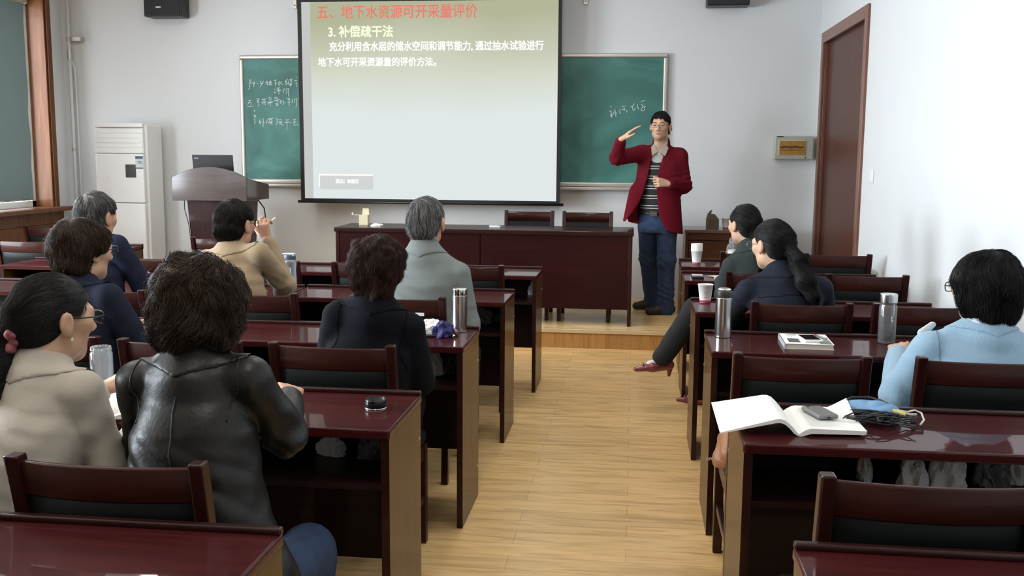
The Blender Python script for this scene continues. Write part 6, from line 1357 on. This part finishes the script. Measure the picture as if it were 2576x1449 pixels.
for k in range(16):
    yy = 0.09 - k * 0.0125
    for x0, x1 in ((0.035, 0.035 + rng_.uniform(0.05, 0.11)),):
        b.add([(x0, yy, RP(0.3, yy) + 0.0012), (x1, yy + 0.001, RP(0.6, yy) + 0.0012), (x1, yy + 0.0032, RP(0.6, yy) + 0.0012), (x0, yy + 0.0022, RP(0.3, yy) + 0.0012)], [(0, 1, 2, 3)])
b.build('printed_lines', mat('faint_print', (0.60, 0.61, 0.62), 0.8), ob)
gp = empty('grey_phone', (0.546, 2.905, D_ + 0.0245), 0.30, 'grey rounded phone lying face down on the open book', 'phone')
MB().box(-0.031, 0.031, -0.056, 0.056, 0.0, 0.0135).build('shell', mat('phone_grey', (0.20, 0.205, 0.20), 0.35, metal=0.3), gp, bevel=0.006, seg=4)
MB().box(-0.006, 0.006, -0.0565, -0.054, 0.004, 0.008).build('port', BLACK_PL, gp)
MB().tube([(-0.014, 0.043, 0.0132), (-0.014, 0.043, 0.0138)], 0.005, 14).build('camera_lens', BLACK_PL, gp)
pu = empty('blue_pouch', (0.70, 3.00, D_), 0, 'light blue cloth pouch under black cords on the right desk', 'pouch')
BL = Sdf(); BL.ell((0.70, 3.00, D_ + 0.024), (0.085, 0.050, 0.025), frame(0.35), 0.01); BL.ell((0.745, 2.965, D_ + 0.022), (0.045, 0.035, 0.021), frame(0.5), 0.03); BL.disp(lambda P: (0.003 * (1 - 2 * np.abs(wav(P, 60, 5)))).astype(f32)); BL.cut(lambda P: (D_ + 0.0005 - P[:, 2]).astype(f32))
solid('pouch_cloth', BL, 0.004, mat('blue_cloth', (0.16, 0.30, 0.48), 0.85, bump=0.2, bscale=300), pu)
MB().tube([(-0.055, 0.012, 0.047), (-0.04, 0.028, 0.050), (0.01, 0.03, 0.052), (0.04, 0.012, 0.048), (0.055, -0.02, 0.044)], 0.0035, 8).build('pouch_strap', CABLE, pu, smooth=True)
rr_ = random.Random(8); b = MB()
for k in range(11):
    x, y, z = 0.715 + rr_.uniform(-0.05, 0.05), 2.90 + rr_.uniform(-0.03, 0.03), D_ + 0.022
    a = rr_.uniform(-0.5, 0.5); L_ = rr_.uniform(0.035, 0.075); w_ = rr_.uniform(0.008, 0.022); pts = []
    for q in range(17):
        t = 2 * math.pi * q / 16; px, py = L_ * math.cos(t), w_ * math.sin(t)
        pts.append((x + px * math.cos(a) - py * math.sin(a), y + px * math.sin(a) + py * math.cos(a), z + 0.018 * math.sin(t * 1.0 + k) * rr_.uniform(0.5, 1) + 0.0))
    b.tube(pts, 0.0022, 6)
b.tube([(0.76, 2.90, D_ + 0.03), (0.79, 2.87, D_ + 0.012), (0.82, 2.85, D_ + 0.004)], 0.002, 6)
b.tube([(0.70, 2.88, D_ + 0.02), (0.64, 2.86, D_ + 0.03), (0.615, 2.865, D_ + 0.028), (0.64, 2.85, D_ + 0.027), (0.70, 2.87, D_ + 0.015)], 0.0025, 6)
tag(b.build('cord_bundle', CABLE, smooth=True), 'tangled bundle of black cords lying on the blue pouch', 'cord bundle')
b = MB(); b.tube([(0.765, 2.955, D_ + 0.035), (0.775, 2.93, D_ + 0.038), (0.80, 2.945, D_ + 0.032), (0.828, 2.975, D_ + 0.03), (0.845, 2.965, D_ + 0.025), (0.842, 2.925, D_ + 0.015), (0.825, 2.90, D_ + 0.006)], 0.003, 8); b.tube([(0.772, 2.93, D_ + 0.036), (0.80, 2.925, D_ + 0.03), (0.825, 2.945, D_ + 0.026)], 0.003, 8)
wc = tag(b.build('white_cable', mat('white_cable', (0.72, 0.68, 0.62), 0.5), smooth=True), 'short white cable loop right of the blue pouch', 'cable')
MB().tube([(0.755, 2.925, D_ + 0.040), (0.785, 2.905, D_ + 0.034)], 0.0055, 8).build('plug', mat('yellow_plug', (0.52, 0.50, 0.16), 0.5), wc)
# tan handbag on the chair seat
hbm = mat('tan_leather', (0.36, 0.17, 0.085), 0.4, bump=0.15, bscale=40)
hb = empty('handbag', (0.335, 3.50, 0.454), 0, 'tan leather handbag with silver chain on the chair left of the open book', 'handbag')
HB = Sdf(); HB.cone((0.36, 3.40, 0.50), (0.36, 3.58, 0.50), 0.045, 0.045, 0.03); HB.cone((0.35, 3.44, 0.53), (0.355, 3.55, 0.565), 0.035, 0.03, 0.03); HB.ell((0.335, 3.44, 0.47), (0.045, 0.06, 0.05), None, 0.03); HB.disp(lambda P: (0.005 * (1 - 2 * np.abs(wav(P, 36, 2)))).astype(f32)); HB.cut(lambda P: (0.4545 - P[:, 2]).astype(f32))
solid('bag_leather', HB, 0.005, hbm, hb)
b = MB()
for k in range(12):
    t = k / 11; p = Vector((-0.005 - 0.055 * t, -0.03 - 0.05 * t, 0.075 - 0.052 * t - 0.02 * math.sin(math.pi * t))); ax = Vector((1, 0.6, -0.8)).normalized(); w = Vector((0, 0, 1)) if k % 2 else Vector((0, 1, 0))
    b.tube([p + ax * 0.006 * math.cos(q) + w * 0.0035 * math.sin(q) for q in np.linspace(0, 6.2832, 9)], 0.0012, 5)
b.build('chain', CHROME, hb, smooth=True)
# things on the podium table
cb = empty('cream_carton', (-2.275, 8.30, PZ + 0.765), 0, 'small open cream carton on the left of the podium table', 'carton')
CRM = mat('cream_card', (0.62, 0.55, 0.38), 0.8)
b = MB(); b.box(-0.038, 0.038, -0.03, 0.03, 0, 0.085); b.build('carton_body', CRM, cb, bevel=0.001)
b = MB(); b.add([(-0.025, 0.028, 0.085), (0.036, 0.028, 0.085), (0.032, 0.03, 0.138), (-0.02, 0.03, 0.138), (-0.025, 0.03, 0.085), (0.036, 0.03, 0.085), (0.032, 0.032, 0.138), (-0.02, 0.032, 0.138)], [(0, 1, 2, 3), (7, 6, 5, 4), (0, 4, 5, 1), (1, 5, 6, 2), (2, 6, 7, 3), (3, 7, 4, 0)]); b.build('raised_flap', CRM, cb)
b = MB(); b.box(-0.10, -0.038, -0.025, 0.025, 0.083, 0.085); b.box(-0.105, -0.095, -0.012, 0.012, 0.085, 0.104); b.build('side_flap', CRM, cb)
crumple('white_cloth', (-2.135, 8.18, PZ + 0.765), (0.06, 0.04, 0.014), PAPER, 'flat white cloth on the podium table right of the cream carton', 'cloth', None, 7)
b = MB(); b.box(-0.045, 0.045, -0.03, 0.03, 0, 0.01); b.box(-0.05, 0.03, -0.02, 0.03, 0.0105, 0.014)
o = b.build('eraser_pad', mat('pad_white', (0.70, 0.70, 0.69), 0.6), bevel=0.002); o.location = (-1.145, 8.26, PZ + 0.765); tag(o, 'small white pad on the podium table left of the empty chairs', 'pad')
